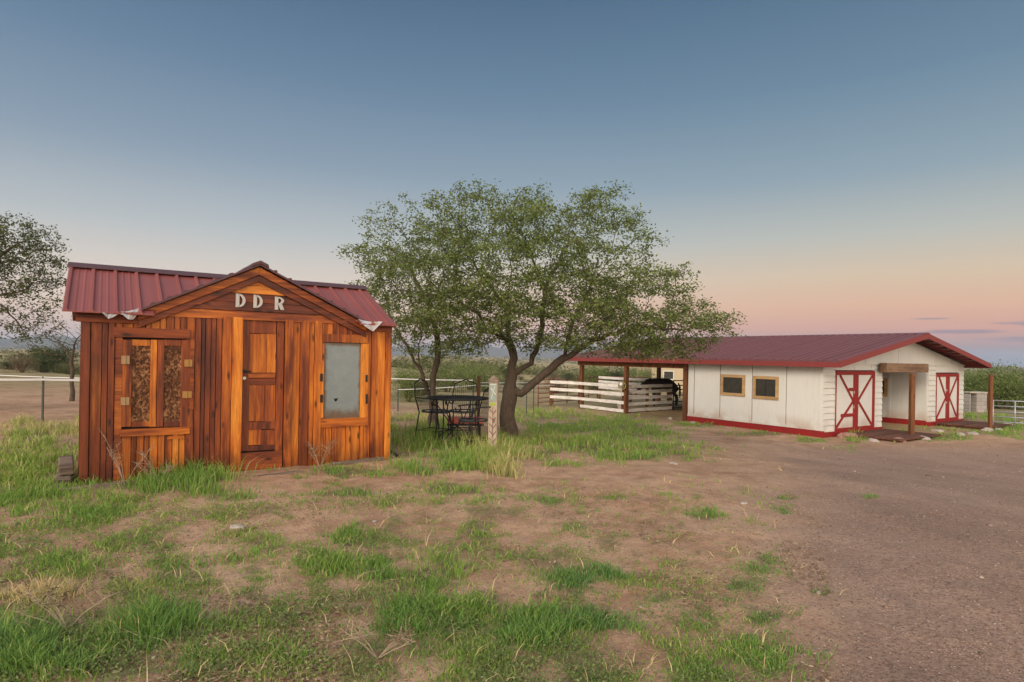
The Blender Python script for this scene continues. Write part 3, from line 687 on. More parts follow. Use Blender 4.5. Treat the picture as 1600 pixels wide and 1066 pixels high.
    A = [P3(157, 488, -.245), P3(190, 490, -.26), P3(221, 482, -.16)]; B = [P3(160, 489, -.25), P3(169, 498.5, -.27), P3(176, 496, -.24), P3(186, 490.5, -.22), P3(192, 492, -.25), P3(200, 499, -.27), P3(208, 499.5, -.25), P3(222, 483, -.15)]
    tp = [P3(158, 487, -.2), P3(169, 487, -.19), P3(177, 487, -.2), P3(186, 487, -.19), P3(192, 487, -.2), P3(200, 486.5, -.19), P3(209, 484, -.18), P3(220, 481, -.12)]
    for i in range(7): fl.prism([B[i], B[i+1], tp[i+1], tp[i]], (0, .004, 0))
    fl.build('flashing', 'bare_metal', T)
    fl = MB(); B = [P3(560, 499, -.17), P3(570, 510, -.25), P3(583, 518, -.27), P3(590, 511, -.25), P3(597.5, 503, -.24)]; tp = [P3(560, 498, -.15), P3(568, 501, -.17), P3(580, 503, -.2), P3(590, 502.5, -.21), P3(598, 502.5, -.22)]
    for i in range(4): fl.prism([B[i], B[i+1], tp[i+1], tp[i]], (0, .004, 0))
    fl.build('flashing', 'bare_metal', T)
    # letters
    def letter(px, ptop, pbot, kind, tilt=0):
        yf = -.075; x0, z1 = PS(px, ptop, yf); _, z0 = PS(px, pbot, yf); H = z1-z0; w = H*.66; m = MB(); st = w*.36
        def ring(zc, ry, rx_, th, xb, n=12):
            for i in range(n):
                a0 = -math.pi/2+math.pi*i/n; a1 = -math.pi/2+math.pi*(i+1)/n
                o = lambda a, e=0: (xb+math.cos(a)*(rx_-e), yf, zc+math.sin(a)*(ry-e*.55))
                m.prism([o(a0), o(a1), o(a1, th), o(a0, th)], (0, .02, 0))
        m.prism([(x0, yf, z0), (x0+st, yf, z0), (x0+st, yf, z1), (x0, yf, z1)], (0, .022, 0))
        if kind == 'D': ring((z0+z1)/2, H/2, w-st*.6, st*.85, x0+st*.6)
        else:
            zc = z0+H*.70; ring(zc, H*.30, w-st*.6, st*.8, x0+st*.6)
            m.prism([(x0+st*1.0, yf-.001, z0+H*.42), (x0+w*.62, yf-.001, z0), (x0+w*1.04, yf-.001, z0), (x0+w*.78, yf-.001, z0+H*.46)], (0, .02, 0))
        return m.build('letter', 'letter_metal', T)
    letter(368.8, 458.5, 480, 'D')['label'] = 'metal letter D at the left'
    letter(396.5, 460.5, 481, 'D')['label'] = 'metal letter D in the middle'
    letter(430, 463.5, 484, 'R')['label'] = 'metal letter R'
    # left window with two shutters
    wn = MB(); pb(wn, 177.5, 513, 297, 528, -.06, .05); pb(wn, 297, 531, 303.5, 640, -.055, .05); pb(wn, 178.5, 529, 190, 749, -.035, .03)
    wf = wn.build('window', 'pine_dark_horizontal', T, bevel=.002)
    m = MB(); pb(m, 187, 669.5, 296.5, 680.5, -.075, .07); m.build('sill', 'pine_horizontal', wf, bevel=.002)
    MB().box(X(190), .0, PS(240, 674)[1], X(296), .012, PS(240, 528)[1]).build('shade_backing', 'void_shade_black', wf)  # dark sheet coloured as the shade behind the shutters
    for (a, b, pa, pbx, lab) in ((194.5, 244.5, 205.5, 234.5, 'left'), (245.5, 294, 256, 282.5, 'right')):
        s = MB(); y0 = -.035
        pb(s, a-(3.6 if a < 200 else 0), 531, pa, 667, y0, .03); pb(s, pbx, 531, b, 667, y0, .03)
        pb(s, pa, 531, pbx, 540.5, y0+.002, .028); pb(s, pa, 659, pbx, 667, y0+.002, .028)
        so_ = s.build('shutter', 'pine_vertical' if a < 200 else 'pine_dark_vertical', wf, bevel=.002)
        m = MB(); pb(m, pa, 540.5, pbx, 659, y0+.014, .008); m.build('flakeboard_panel', 'rusty_flakeboard', wf)
    for (a, b, c_, d, mm) in ((189.5, 202.5, 556, 569, 'pale_metal'), (188.5, 202, 621, 633, 'pale_metal'), (288, 300.5, 562, 573, 'brass'), (285, 299.5, 611.5, 622, 'brass')):
        m = MB(); xm = (a+b)/2; pb(m, a, c_, xm-.4, d, -.068, .006); pb(m, xm+.4, c_, b, d, -.066, .006)
        q = PS(xm, (c_+d)/2, -.069); z0 = PS(xm, d)[1]; z1 = PS(xm, c_)[1]
        m.tube([(q[0], -.068, z0), (q[0], -.068, z1)], .006, 8); m.build('hinge', mm, wf)
    # small boards under the left window
    m = MB(); pb(m, 261, 681.5, 288, 686, -.05, .03); m.build('trim_board', 'pine_horizontal', T)
    m = MB(); pb(m, 288.5, 681.5, 298, 748, -.04, .03); m.build('trim_board', 'pine_dark_vertical', T)
    # door
    dr = MB(); y0 = -.002
    pb(dr, 378.5, 500, 389.5, 705, y0, .03); pb(dr, 431.5, 500, 442.5, 705, y0, .03)
    pb(dr, 389.5, 500.5, 431.5, 521, y0+.003, .027); pb(dr, 388, 583, 431, 590, y0+.003, .027); pb(dr, 386.5, 659, 430.5, 671, y0+.003, .027); pb(dr, 386.5, 696, 430.5, 704, y0+.003, .027)
    d0 = dr.build('door', 'pine_dark_vertical', T, bevel=.002)
    m = MB()
    for (a, b, c_, d) in ((390, 404.5, 521.5, 582.5), (404.8, 417, 521.5, 582.5), (417.3, 431, 521.5, 582.5), (388, 400, 602, 658.5), (400.3, 413, 602, 658.5), (413.3, 430, 602, 658.5), (387, 408, 671.5, 695.5), (408.3, 430, 671.5, 695.5)):
        pb(m, a, c_, b, d, y0+.014+random.uniform(0, .005), .01)
    m.build('door_panel', 'pine_vertical', d0, bevel=.002)
    m = MB(); pb(m, 387.5, 591, 430.5, 601.5, y0+.012, .015); m.build('lower_rail', 'pine_dark_horizontal', d0)
    m = MB(); pb(m, 388, 584, 430, 590.5, y0-.012, .012); m.build('mid_rail', 'pine_horizontal', d0, bevel=.002)
    m = MB(); pb(m, 373, 706.5, 441, 735, -.03, .03); m.build('kick_board', 'pine_dark_horizontal', d0, bevel=.003)
    m = MB(); hx, hz = PS(382, 580, y0-.03); m.box(hx-.03, y0-.03, hz-.02, hx+.03, y0, hz+.02); m.tube([(hx, y0-.05, hz), (hx+.08, y0-.05, hz)], .009, 8); m.tube([(hx, y0-.05, hz), (hx, y0, hz)], .009, 8)
    m.build('handle', 'black_iron', d0)
    m = MB(); hx, hz = PS(382, 591, y0-.02); m.tube([(hx, y0-.022, hz), (hx, y0, hz)], .022, 14); m.build('lock', 'bare_metal', d0)
    # right window
    wn = MB(); pb(wn, 505.5, 523, 575, 535.5, -.06, .05); pb(wn, 564, 537, 575.5, 653, -.05, .05); pb(wn, 501.5, 537, 506, 653, -.045, .045)
    w = wn.build('window', 'pine_vertical', T, bevel=.002)
    m = MB(); pb(m, 502, 653.5, 575, 666.5, -.055, .05); m.build('sill', 'pine_horizontal', w, bevel=.002)
    m = MB(); pb(m, 505, 536, 564.5, 654, -.02, .008); m.build('pane', 'weathered_pane', w)
    m = MB(); hx, hz = PS(525, 624.5, -.024); m.prism([(hx-.03, -.024, hz+.02), (hx-.005, -.024, hz+.012), (hx+.03, -.024, hz+.024), (hx+.012, -.024, hz-.022), (hx-.016, -.024, hz-.03)], (0, .003, 0)); m.build('hole_shade_patch', 'void_shade_black', w)  # black patch laid on the pane, painted as the dark inside a hole
    for (a, b, c_, d) in ((500.5, 504.5, 584, 596), (500.5, 504.5, 617, 629), (571.5, 574.5, 586, 597), (571.5, 574.5, 616, 631)):
        m = MB(); pb(m, a, c_, b, d, -.058, .012); m.build('hinge', 'black_iron', w)
    # foundation
    m = MB(); m.box(.02, .03, -.06, Wd-.02, D, .0); m.build('foundation', 'grey_timber', T)
build_shed()
print('shed done')

def loc2w(O, A, x, y): return O[0]+x*math.cos(A)-y*math.sin(A), O[1]+x*math.sin(A)+y*math.cos(A)
def rock(name, x, y, r, label, m='pale_stone', sq=(1, .8, .6), group=None, z=None, seed=0):
    rg = random.Random(seed+int(x*31+y*17)); import bmesh
    bm = bmesh.new(); bmesh.ops.create_icosphere(bm, subdivisions=3, radius=1)
    off = [rg.uniform(-9, 9) for _ in range(3)]
    from mathutils import noise as mn
    for v in bm.verts:
        d = 1+.32*mn.noise(v.co*1.3+Vector(off))+.12*mn.noise(v.co*3.7+Vector(off)); v.co = Vector((v.co.x*sq[0], v.co.y*sq[1], max(v.co.z*sq[2], -.3)))*d*r
    me = bpy.data.meshes.new(name); bm.to_mesh(me); bm.free(); me.materials.append(MATS[m])
    o = bpy.data.objects.new(name, me); COL.objects.link(o); zz = gzf(x, y) if z is None else z
    o.location = (x, y, zz+.12*r); o.rotation_euler = (0, 0, rg.uniform(0, 6)); return tag(o, label, 'rock', group)

# timbers and blocks at the shed foot
def timber(p0, p1, w, h, label, m='grey_timber', name='timber', lift=0):
    p0 = Vector(p0); p1 = Vector(p1); d = p1-p0; L = d.length; t = thing(name, (p0.x, p0.y, p0.z), label, 'timber', math.atan2(d.y, d.x)) if False else None
    mb = MB(); n = 7; yaw = math.atan2(d.y, d.x)
    for i in range(n):
        pass
    prev = None; ring = []
    for i in range(n+1):
        x = L*i/n; j = random.uniform(-.006, .006); ww = w*random.uniform(.9, 1.06); hh = h*random.uniform(.88, 1.04)
        ring.append([(x, -ww/2+j, 0), (x, ww/2+j, 0), (x, ww/2+j-.006, hh), (x, -ww/2+j+.006, hh)])
    for q in ring: mb.v += q
    mb.f.append((0, 3, 2, 1)); b = n*4; mb.f.append((b, b+1, b+2, b+3))
    for i in range(n):
        for k in range(4): a = i*4+k; c = i*4+(k+1) % 4; mb.f.append((a, c, c+4, a+4))
    o = mb.build(name, m, bevel=.006, loc=p0); o.rotation_euler = (0, math.atan2(-(p1.z-p0.z), Vector((d.x, d.y)).length), yaw)
    return tag(o, label, 'timber')
def gp(px, py):
    X, Y, ok = ground_hit(np.array([px]), np.array([py])); return float(X[0]), float(Y[0])
def gp3(px, py, dz=0): x, y = gp(px, py); return (x, y, gzf(x, y)+dz)
timber(gp3(96, 770, -.02), gp3(216, 757, -.02), .09, .07, 'pale weathered timber lying on the ground before the shed left corner')
timber(gp3(345, 750, -.05), gp3(470, 737, -.045), .10, .06, 'thin worn edging board in the dirt below the shed door')
timber(gp3(520, 727, -.03), gp3(612, 716, -.02), .10, .07, 'grey edging timber under the shed right window', 'grey_timber')
timber(gp3(612, 706, .0), gp3(628, 716, .0), .05, .03, 'short pale plank fallen beside the shed right corner')
ox, oy = loc2w(SHED, SHED_A, -.30, .05)
def block(x, y, z, w, d, h, rz, label, m='grey_timber'):
    mb = MB(); mb.box(-w/2, -d/2, 0, w/2, d/2, h); o = mb.build('railroad_tie', m, bevel=.015, loc=(x, y, z)); o.rotation_euler = (random.uniform(-.03, .03), random.uniform(-.04, .04), rz); return tag(o, label, 'timber', 'old railroad ties at the shed left side')
gx, gy = loc2w(SHED, SHED_A, -.16, .25); g0 = gzf(gx, gy)
block(gx, gy, g0-.05, .16, .8, .15, SHED_A, 'old tie at the bottom of the pile left of the shed')
gx, gy = loc2w(SHED, SHED_A, -.15, .36); block(gx, gy, g0+.105, .15, .8, .12, SHED_A+.05, 'old tie on top of the pile left of the shed')
gx, gy = loc2w(SHED, SHED_A, -.24, -.16); block(gx, gy, gzf(gx, gy)-.03, .2, .16, .07, SHED_A+.2, 'short tie stub in front of the pile left of the shed')

# ------------------------------------------------------------------ barn
BO = Vector((10.15, 20.0, -.87)); PB, PBs = frameP(BO, BARN_A)
def build_barn():
    T = thing('barn', BO, 'long low white barn with maroon metal roof, red trim and open shelter at its rear', 'barn', BARN_A)
    def zr(t): return 2.47+(5.95-abs(t-5.45))*.1815         # roof top
    WT = 10.9; SL = 5.52; PX = 12.4; 
    # side wall facing the yard
    m = MB(); m.box(0, .0, .21, .08, SL, 2.40); m.build('side_wall', 'white_paint', T)
    m = MB()
    bat = []
    for px in (1083, 1123.5, 1173.5, 1226.5, 1279.5): bat.append(PBs(px, 620)[0])
    for y in bat: m.box(-.022, y-.045, .215, -.001, y+.045, 2.395)
    m.box(-.02, .002, .215, -.0012, SL, .30); m.box(-.024, .0, .212, -.0005, .1, 2.396)
    m.build('batten', 'white_paint', T)
    for y in bat[:4]: MB().box(-.012, y-.055, .302, -.0015, y-.0455, 2.39).build('panel_seam', 'planks', T)
    m = MB(); m.box(-.035, -.03, -.12, .05, SL+.02, .209); m.box(.051, -.035, -.12, 3.9, .05, .168)
    m.box(7.57, -.035, -.12, WT+.02, .05, .168); m.box(7.555, .051, -.12, 7.62, SL, .21); m.box(WT-.03, .051, -.12, WT+.03, SL, .21)
    m.build('red_base', 'red_paint', T)
    # front walls with lap siding piers
    def siding(t0, t1, z0=.17, z1=2.42):
        z = z0; m = MB(); h = .205
        m.box(t0, .03, z0, t1, .09, z1)
        while z < z1-.02:
            e = min(z+h, z1)
            m.prism([(t0, .028, z), (t0, -.010, z), (t0, -.010, z+.02), (t0, .012, e-.022), (t0, .028, e-.028)], (t1-t0, 0, 0)); z += h
        return m
    siding(.0, .70).build('front_wall', 'white_paint', T); siding(3.33, 3.9).build('front_wall', 'white_paint', T)
    siding(7.6, 8.2).build('front_wall', 'white_paint', T); siding(10.38, WT).build('front_wall', 'white_paint', T)
    MB().box(8.2, .0, 2.12, 10.38, .06, 2.42).build('front_wall', 'white_paint', T)
    m = MB(); m.box(.7, .0, 2.2, 3.33, .06, 2.42)
    for t in (1.95, 3.1): m.box(t-.03, -.012, 2.21, t+.03, -.0, 2.41)
    m.build('front_wall', 'white_paint', T)
    # gable panel
    g_ = MB(); u = .14
    g_.prism([(0.002, -.03, 2.42), (WT-.002, -.03, 2.42), (WT-.002, -.03, zr(WT)-u), (5.45, -.03, zr(5.45)-u), (0.002, -.03, zr(0)-u)], (0, .09, 0))
    for t in (2.6, 5.0, 8.0, 9.6):
        g_.box(t-.028, -.045, 2.47, t+.028, -.031, zr(t)-u-.005)
    g_.box(.002, -.05, 2.40, WT, -.0305, 2.45)
    g_.build('gable_wall', 'white_paint', T)
    # breezeway walls
    m = MB(); m.box(3.82, .091, .0, 3.9, SL, 2.6); m.box(7.6, .091, .212, 7.68, SL, 2.75)
    for y in (.55, 1.4, 2.6): m.box(7.58, y, .215, 7.599, y+.09, 2.4)
    m.box(7.57, .03, .17, 7.6, .12, 2.4)
    m.build('breezeway_wall', 'white_paint', T)
    m = MB(); y0, z1 = PBs(1388, 591, 7.58); _, z0 = PBs(1388, 620, 7.58)
    y0 += .42; m.box(7.55, y0-.4, z0, 7.579, y0+.5, z1); fw = m.build('window', 'tan_wood', T); fw['label'] = 'tan framed window in the passage'
    m = MB(); m.box(7.543, y0-.28, z0+.12, 7.5495, y0+.38, z1-.12); m.build('pane', 'dark_glass', fw)
    m = MB(); m.box(WT-.06, .091, .1, WT, SL, 2.4); m.build('side_wall', 'white_paint', T)
    m = MB(); m.box(0.09, SL-.06, .0, 3.8, SL, 2.35); m.build('rear_wall', 'white_paint', T); m = MB(); m.box(7.7, SL-.06, .0, WT-.07, SL, 2.35); m.build('rear_wall', 'white_paint', T)
    m = MB(); m.box(-.1, .0, -.2, WT+.1, SL, -.02); m.build('floor_slab', 'pale_stone', T)
    # windows in the side wall
    for (a, b, c, d) in ((1127, 1164.5, 585.5, 618.5), (1177.5, 1217, 588, 624)):
        ya, _ = PBs(b, 605); yb, _ = PBs(a, 605); xm = (a+b)/2; zt = PBs(xm, c)[1]; zb = PBs(xm, d)[1]
        m = MB(); w = .105
        m.box(-.05, ya, zb, -.0015, yb, zb+w); m.box(-.05, ya, zt-w, -.0015, yb, zt)
        m.box(-.048, ya, zb+w, -.0015, ya+w, zt-w); m.box(-.048, yb-w, zb+w, -.0015, yb, zt-w)
        f = m.build('window', 'tan_wood', T, bevel=.004)
        m = MB(); m.box(-.02, ya+w, zb+w, -.001, yb-w, zt-w); m.build('pane', 'dark_glass', f)
        if a > 1150: m = MB(); m.box(-.026, (ya+yb)/2-.012, zb+w, -.0205, (ya+yb)/2+.012, zt-w); m.build('glazing_bar', 'black_iron', f)
    # roof
    s0, s1 = -.8, 12.7; e0, e1 = -.5, 11.3
    r = MB(); th = .025
    r.prism([(e0, s0, zr(e0)), (5.45, s0, zr(5.45)), (e1, s0, zr(e1)), (e1, s0, zr(e1)-th), (5.45, s0, zr(5.45)-th), (e0, s0, zr(e0)-th)], (0, s1-s0, 0))
    s = s0+.1
    while s < s1:
        for (ta, tb) in ((e0-.003, 5.40), (e1+.003, 5.50)):
            a = Vector((ta, s, zr(ta)+.001)); b = Vector((tb, s, zr(tb)+.001))
            r.prism([a+Vector((0, -.075, 0)), a+Vector((0, -.028, .062)), a+Vector((0, .028, .062)), a+Vector((0, .075, 0))], b-a)
        s += .3
    r.build('roof', 'maroon_roof', T)
    m = MB(); zz = zr(5.45)
    m.prism([(5.25, s0-.02, zz-.01), (5.25, s0-.02, zz+.012), (5.45, s0-.02, zz+.055), (5.65, s0-.02, zz+.012), (5.65, s0-.02, zz-.01), (5.45, s0-.02, zz+.03)], (0, s1-s0+.04, 0)); m.build('ridge_cap', 'maroon_roof', T)
    # fascias
    m = MB(); m.box(e0-.03, s0, zr(e0)-.17, e0-.001, s1, zr(e0)-.01); m.build('fascia', 'red_fascia', T)
    m = MB(); m.box(e1+.001, s0, zr(e1)-.17, e1+.03, s1, zr(e1)-.01); m.build('fascia', 'red_fascia', T)
    for sy in (s0-.03, s1):
        m = MB()
        for (a, b) in ((e0-.03, 5.45), (5.4501, e1+.03)):
            m.prism([(a, sy, zr(a)-.165), (b, sy, zr(b)-.165), (b, sy, zr(b)+.02), (a, sy, zr(a)+.02)], (0, .029, 0))
        m.build('barge_board', 'red_fascia', T)
    # rafters and purlins under the overhang
    m = MB()
    for ta in np.linspace(e0+.3, e1-.3, 20):
        if abs(ta-5.45) < .1: continue
        m.box(ta-.02, s0+.001, zr(ta)-.12, ta+.02, -.051, zr(ta)-.05)
    m.build('lookout', 'red_fascia', T)
    m = MB()
    for ss_ in np.linspace(SL+.4, s1-.3, 10):
        for (a, b) in ((e0+.05, 5.4), (e1-.05, 5.5)):
            m.bar((a, ss_, zr(a)-.08), (b, ss_, zr(b)-.08), .04, .10)
    m.build('rafter', 'brown_beam', T)
    # beam over the passage
    b0 = PB(1386, 575, -.35)[0]; b1 = PB(1451, 575, -.35)[0]; zt = PB(1415, 568, -.35)[1]; zb = PB(1415, 582, -.35)[1]
    m = MB(); m.box(b0, -.35, zb, b1, -.10, zt); m.build('beam', 'aged_beam', T, bevel=.006)
    # shelter posts and header
    m = MB(); m.box(-.07, SL+.03, 2.1, .07, s1-.4, 2.33); m.build('header', 'brown_beam', T)
    m = MB(); m.box(WT-.07, SL+.03, 2.1, WT+.07, s1-.4, 2.33); m.build('header', 'brown_beam', T)
    m = MB(); m.box(5.38, SL+.03, 3.1, 5.52, s1-.4, 3.36); m.build('header', 'brown_beam', T)
    for (x, y, top) in ((0, SL+.12, 2.1), (0, 9.0, 2.1), (0, 12.05, 2.1), (5.45, 9.0, 3.1), (5.45, 12.1, 3.1), (WT, 6, 2.1), (WT, 9, 2.1), (WT, 12.1, 2.1)):
        m = MB(); w = .085; m.box(x-w, y-w, -.15, x+w, y+w, top); m.build('post', 'brown_post', T, bevel=.006)
    # doors
    def doors(t0, t1, z0, z1, extra):
        mid = (t0+t1)/2; rt = .13
        for k, (a, b) in enumerate(((t0, mid-.003), (mid+.003, t1))):
            m = MB(); m.box(a, -.005, z0, b, .035, z1); d = m.build('door', 'white_paint', T)
            q = MB(); yf = -.03
            q.box(a, yf, z1-rt, b, -.0055, z1)                          # top rail
            q.box(a, yf, z0, b, -.0055, z0+.09)                        # bottom rail
            st_o = (a, a+.03) if k == 0 else (b-.14, b)
            st_i = (b-.15, b) if k == 0 else (a, a+.15)
            q.box(st_o[0], yf-.002, z0+.09, st_o[1], -.0055, z1-rt); q.box(st_i[0], yf-.002, z0+.09, st_i[1], -.0055, z1-rt)
            zi0, zi1 = z0+.09, z1-rt; zm = (zi0+zi1)/2
            xo = a+.03 if k == 0 else b-.14; xi = b-.15 if k == 0 else a+.15
            if k == 0: q.bar((xo+.22, yf+.012, zi1), (xi, yf+.012, zm), .09, .018, (0, 1, 0)); q.bar((xo, yf+.012, zi0), (xi, yf+.012, zm), .09, .018, (0, 1, 0))
            else: q.bar((xo, yf+.012, zi1), (xi, yf+.012, zm), .09, .018, (0, 1, 0)); q.bar((xo, yf+.012, zi0), (xi, yf+.012, zm), .09, .018, (0, 1, 0))
            if k == 0 and extra:
                q.box(xi-.30, yf, zi1-.55, xi, -.006, zi1-.44); q.box(xi-.78, yf, zi0+.36, xi, -.006, zi0+.47)
            q.build('red_trim', 'red_paint', d)
            xh = xi
            for zh in (zm-.25, zm+.25): MB().box(xh-.02, yf-.02, zh, xh+.02, yf-.003, zh+.09).build('hasp', 'bare_metal', d)
    doors(.73, 3.30, .17, 2.17, True); doors(8.23, 10.35, .17, 2.08, False)
    return T
build_barn(); print('barn done')
def bw(t, s): x, y = loc2w(BO, BARN_A, t, s); return x, y

# plank landings and door step
def landing(t0, t1, s0, s1, label, z):
    T = thing('door_landing', (*bw(t0, s0), BO.z+z), label, 'landing', BARN_A); m = MB(); n = 9
    for i in range(n):
        a = (s1-s0)*i/n; m.box(random.uniform(0, .03), a, 0, t1-t0-random.uniform(0, .03), a+(s1-s0)/n-.012, .045)
    m.build('planks', 'planks', T); m = MB()
    for x in (.1, (t1-t0)/2, t1-t0-.2): m.box(x, .02, -.12, x+.09, s1-s0-.02, -.001)
    m.build('joists', 'planks', T)
landing(1.0, 3.9, -1.9, -.1, 'dark red brown plank landing before the left barn doors', .06)
landing(8.0, 10.5, -1.8, -.1, 'dark red brown plank landing before the right barn doors', .08)
def post(px, pyt, pyb, Y, w, label, m='brown_post', name='wood_post', lean=0):
    b = at(px, pyb, Y); t = at(px, pyt, Y); h = t.z-b.z
    mb = MB(); mb.prism([(-w/2, -w/2, -.15), (w/2, -w/2, -.15), (w/2, w/2, -.15), (-w/2, w/2, -.15)], (lean, 0, h+.15))
    o = mb.build(name, m, bevel=.008, loc=b); return tag(o, label, 'post')
p_ = PB(1424, 680, -1.35)
x, y = bw(p_[0], -1.35); zt = at(1424, 584, y).z
mb = MB(); mb.box(-.07, -.07, -1.0, .07, .07, zt-.0); tag(mb.build('wood_post', 'brown_post', bevel=.008, loc=(x, y, 0)), 'brown square post standing in front of the barn passage', 'post')
post(1547, 585, 666, 23.2, .11, 'weathered brown post at the far right beside the pipe gate')
# rocks
for i, (px, py, r, lab, mm) in enumerate([(1325, 684, .26, 'reddish boulder against the barn left doors corner', 'red_stone'), (1443, 687, .17, 'pale round rock on the grass before the barn passage', 'pale_stone'), (1542, 674, .2, 'pale boulder nearest the right landing corner', 'pale_stone'), (1500, 681, .17, 'pale flat rock in front of the right landing', 'pale_stone'), (1465, 675, .16, 'small tan rock left of the right landing', 'pale_stone'), (1573, 665, .17, 'tan boulder near the post at the far right', 'pale_stone'), (1402, 690, .2, 'flat brown rock below the left landing corner', 'red_stone'), (1365, 690, .14, 'small flat rock before the left landing', 'pale_stone'), (1561, 673, .15, 'small pale rock right of the landing boulder', 'pale_stone'), (1520, 679, .16, 'low pale rock between two larger rocks by the landing', 'pale_stone'), (1082, 662, .13, 'small pale rock at the far corner of the barn red base', 'pale_stone'), (1047, 655, .12, 'small pale rock on the bare path left of the barn', 'pale_stone')]):
    x, y = gp(px, py); rock('rock', x, y, r, lab, mm, (1.2, .8, .55), seed=i)
for i, (px, py, r, lab) in enumerate([(1162, 787, .035, 'tiny white stone alone on the dirt in the middle of the yard'), (372, 825, .05, 'flat grey stone on the dirt left of the yard centre'), (1052, 725, .06, 'white stone at the tip of the green grass tongue'), (585, 815, .02, 'small pale pebble on dirt near the shed front')]):
    x, y = gp(px, py); rock('stone', x, y, r, lab, 'pale_stone', (1.3, .9, .4), seed=40+i)

# cinder block wall stub
x, y = at(1511, 655, 33).x, 33.0
T = thing('block_wall', (x, y, gzf(x, y)), 'low grey cinder block bin beside the barn right corner', 'wall', .1); T.location.z = -1.2
m = MB(); m.box(.55, 0, 0, 1.15, .4, 1.25); m.box(.15, .0, 0, .2, 1.2, 1.2); m.box(.2, 1.0, 0, .55, 1.2, 1.2); m.build('blocks', 'grey_block', T, bevel=.01)
m = MB(); m.box(0.15, -.03, 1.251, 1.18, .42, 1.33); m.build('coping', 'pale_stone', T, bevel=.01)

# pipe gate at the far right
def pipe_panel(p0, p1, h, zs, m, label, name='pipe_gate', mids=(.5,), r=.022, group=None, cat='gate', corner=False):
    p0 = Vector(p0); p1 = Vector(p1); d = p1-p0; L = Vector((d.x, d.y)).length
    T = thing(name, p0, label, cat, math.atan2(d.y, d.x), group)
    dz = d.z
    for z in zs: MB().tube([(0, 0, z), (L, 0, z+dz)], r, 8).build('rail', m, T, smooth=True)
    for f in (0,)+tuple(mids)+(1,):
        MB().tube([(L*f, 0, .05 if 0 < f < 1 else -.1), (L*f, 0, h+dz*f)], r*1.15, 8).build('upright', m, T, smooth=True)
    return T
def gpt(px, Y): # ground under pixel column at depth Y
    X = (px-CX)/F*Y; return (X, Y, gzf(X, Y))
pipe_panel(gpt(1553, 24), gpt(1660, 23), 1.1, (.25, .45, .65, .87, 1.08), 'grey_pipe', 'grey metal pipe gate at the right edge of the photo', mids=(.33, .66))
pipe_panel(gpt(842, 30.5), gpt(905, 33), 1.35, (.2, .42, .65, .9, 1.12, 1.33), 'red_pipe', 'rust red pipe corral panel left of the shelter', 'corral_panel', (.35, .7), cat='corral panel')
pipe_panel(gpt(905.5, 33.1), gpt(934, 38), 1.35, (.3, .65, 1.0, 1.33), 'red_pipe', 'rust red pipe corral panel seen behind the white rails', 'corral_panel', (.5,), cat='corral panel')
pipe_panel(gpt(934.5, 38.1), gpt(1012, 37), 1.35, (.3, .65, 1.0, 1.33), 'red_pipe', 'far rust red pipe corral panel under the shelter roof', 'corral_panel', (.5,), cat='corral panel')
# white board fences
def board_fence(pts, rails, label, posts=True, w=.145, name='board_fence', postm='brown_post', ph=1.25, skip_first=False, ow=.04, grey=None):
    o = pts[0]; T = thing(name, o, label, 'fence'); O = Vector(o)
    for i in range(len(pts)-1):
        a = Vector(pts[i])-O; b = Vector(pts[i+1])-O; rr = rails[i] if isinstance(rails[0], (list, tuple)) else rails
        for z in rr:
            m = MB(); j = random.uniform(-.01, .01); m.bar(a+Vector((0, 0, z+j)), b+Vector((0, 0, z-j)), .03, w); m.build('rail', 'fence_paint', T, bevel=.004)
    if posts:
        for i, p in enumerate(pts):
            if skip_first and i == 0: continue
            a = Vector(p)-O; d = Vector(pts[min(i+1, len(pts)-1)])-Vector(pts[max(i-1, 0)]); n = Vector((-d.y, d.x, 0)).normalized()*.085
            if n.y < 0: n = -n
            q = a+n; m = MB(); m.box(q.x-.065, q.y-.065, -.2+q.z, q.x+.065, q.y+.065, ph+q.z); m.build('post', postm, T, bevel=.006)
def b3(t, s): x, y = bw(t, s); return (x, y, -.87)
board_fence([b3(-.12, 9.02), b3(-.12, 12.0), b3(-.75, 13.6)], [[.12, .48, .86, 1.22], [.48, .86, 1.22]], 'white painted board fence along the near side of the shelter', ph=1.3)
board_fence([b3(.02, 9.12), b3(1.7, 9.25), b3(3.45, 9.4)], [.12, .40, .68, .95, 1.2], 'greyish white board fence crossing under the shelter', ph=1.25)
board_fence([gpt(936, 37), gpt(985, 34.5), gpt(1045, 34)], [.35, .7, 1.05, 1.3], 'white board fence at the back of the shelter pen', ph=1.3)
pipe_panel(b3(3.55, 9.4), b3(4.5, 9.3), 1.45, (.12, .42, .72, 1.0, 1.2, 1.43), 'black_iron', 'dark narrow metal gate beside the barn rear corner', 'pen_gate', (), .025)
# hanging hose loop and grey feeder on the corner post
T = thing('hose_coil', (*bw(-.28, 8.98), -.87+1.25), 'yellow green hose loop hung over a grey float at the fence corner post', 'hose')
m = MB(); m.tube([(math.cos(a)*.17, 0, math.sin(a)*.17) for a in np.linspace(0, 2*math.pi, 25)], .014, 6); m.tube([(math.cos(a)*.155, .03, math.sin(a)*.16) for a in np.linspace(0, 2*math.pi, 25)], .014, 6); m.build('hose', 'yellow_hose', T, smooth=True)
m = MB(); m.tube([(0, .02, .0), (0, .02, -.6)], .012, 6); m.tube([(-.02, .08, -.09), (-.02, .08, .12), (-.03, .08, .19)], [.13, .13, .05], 12); m.build('float', 'bare_metal', T, smooth=True)
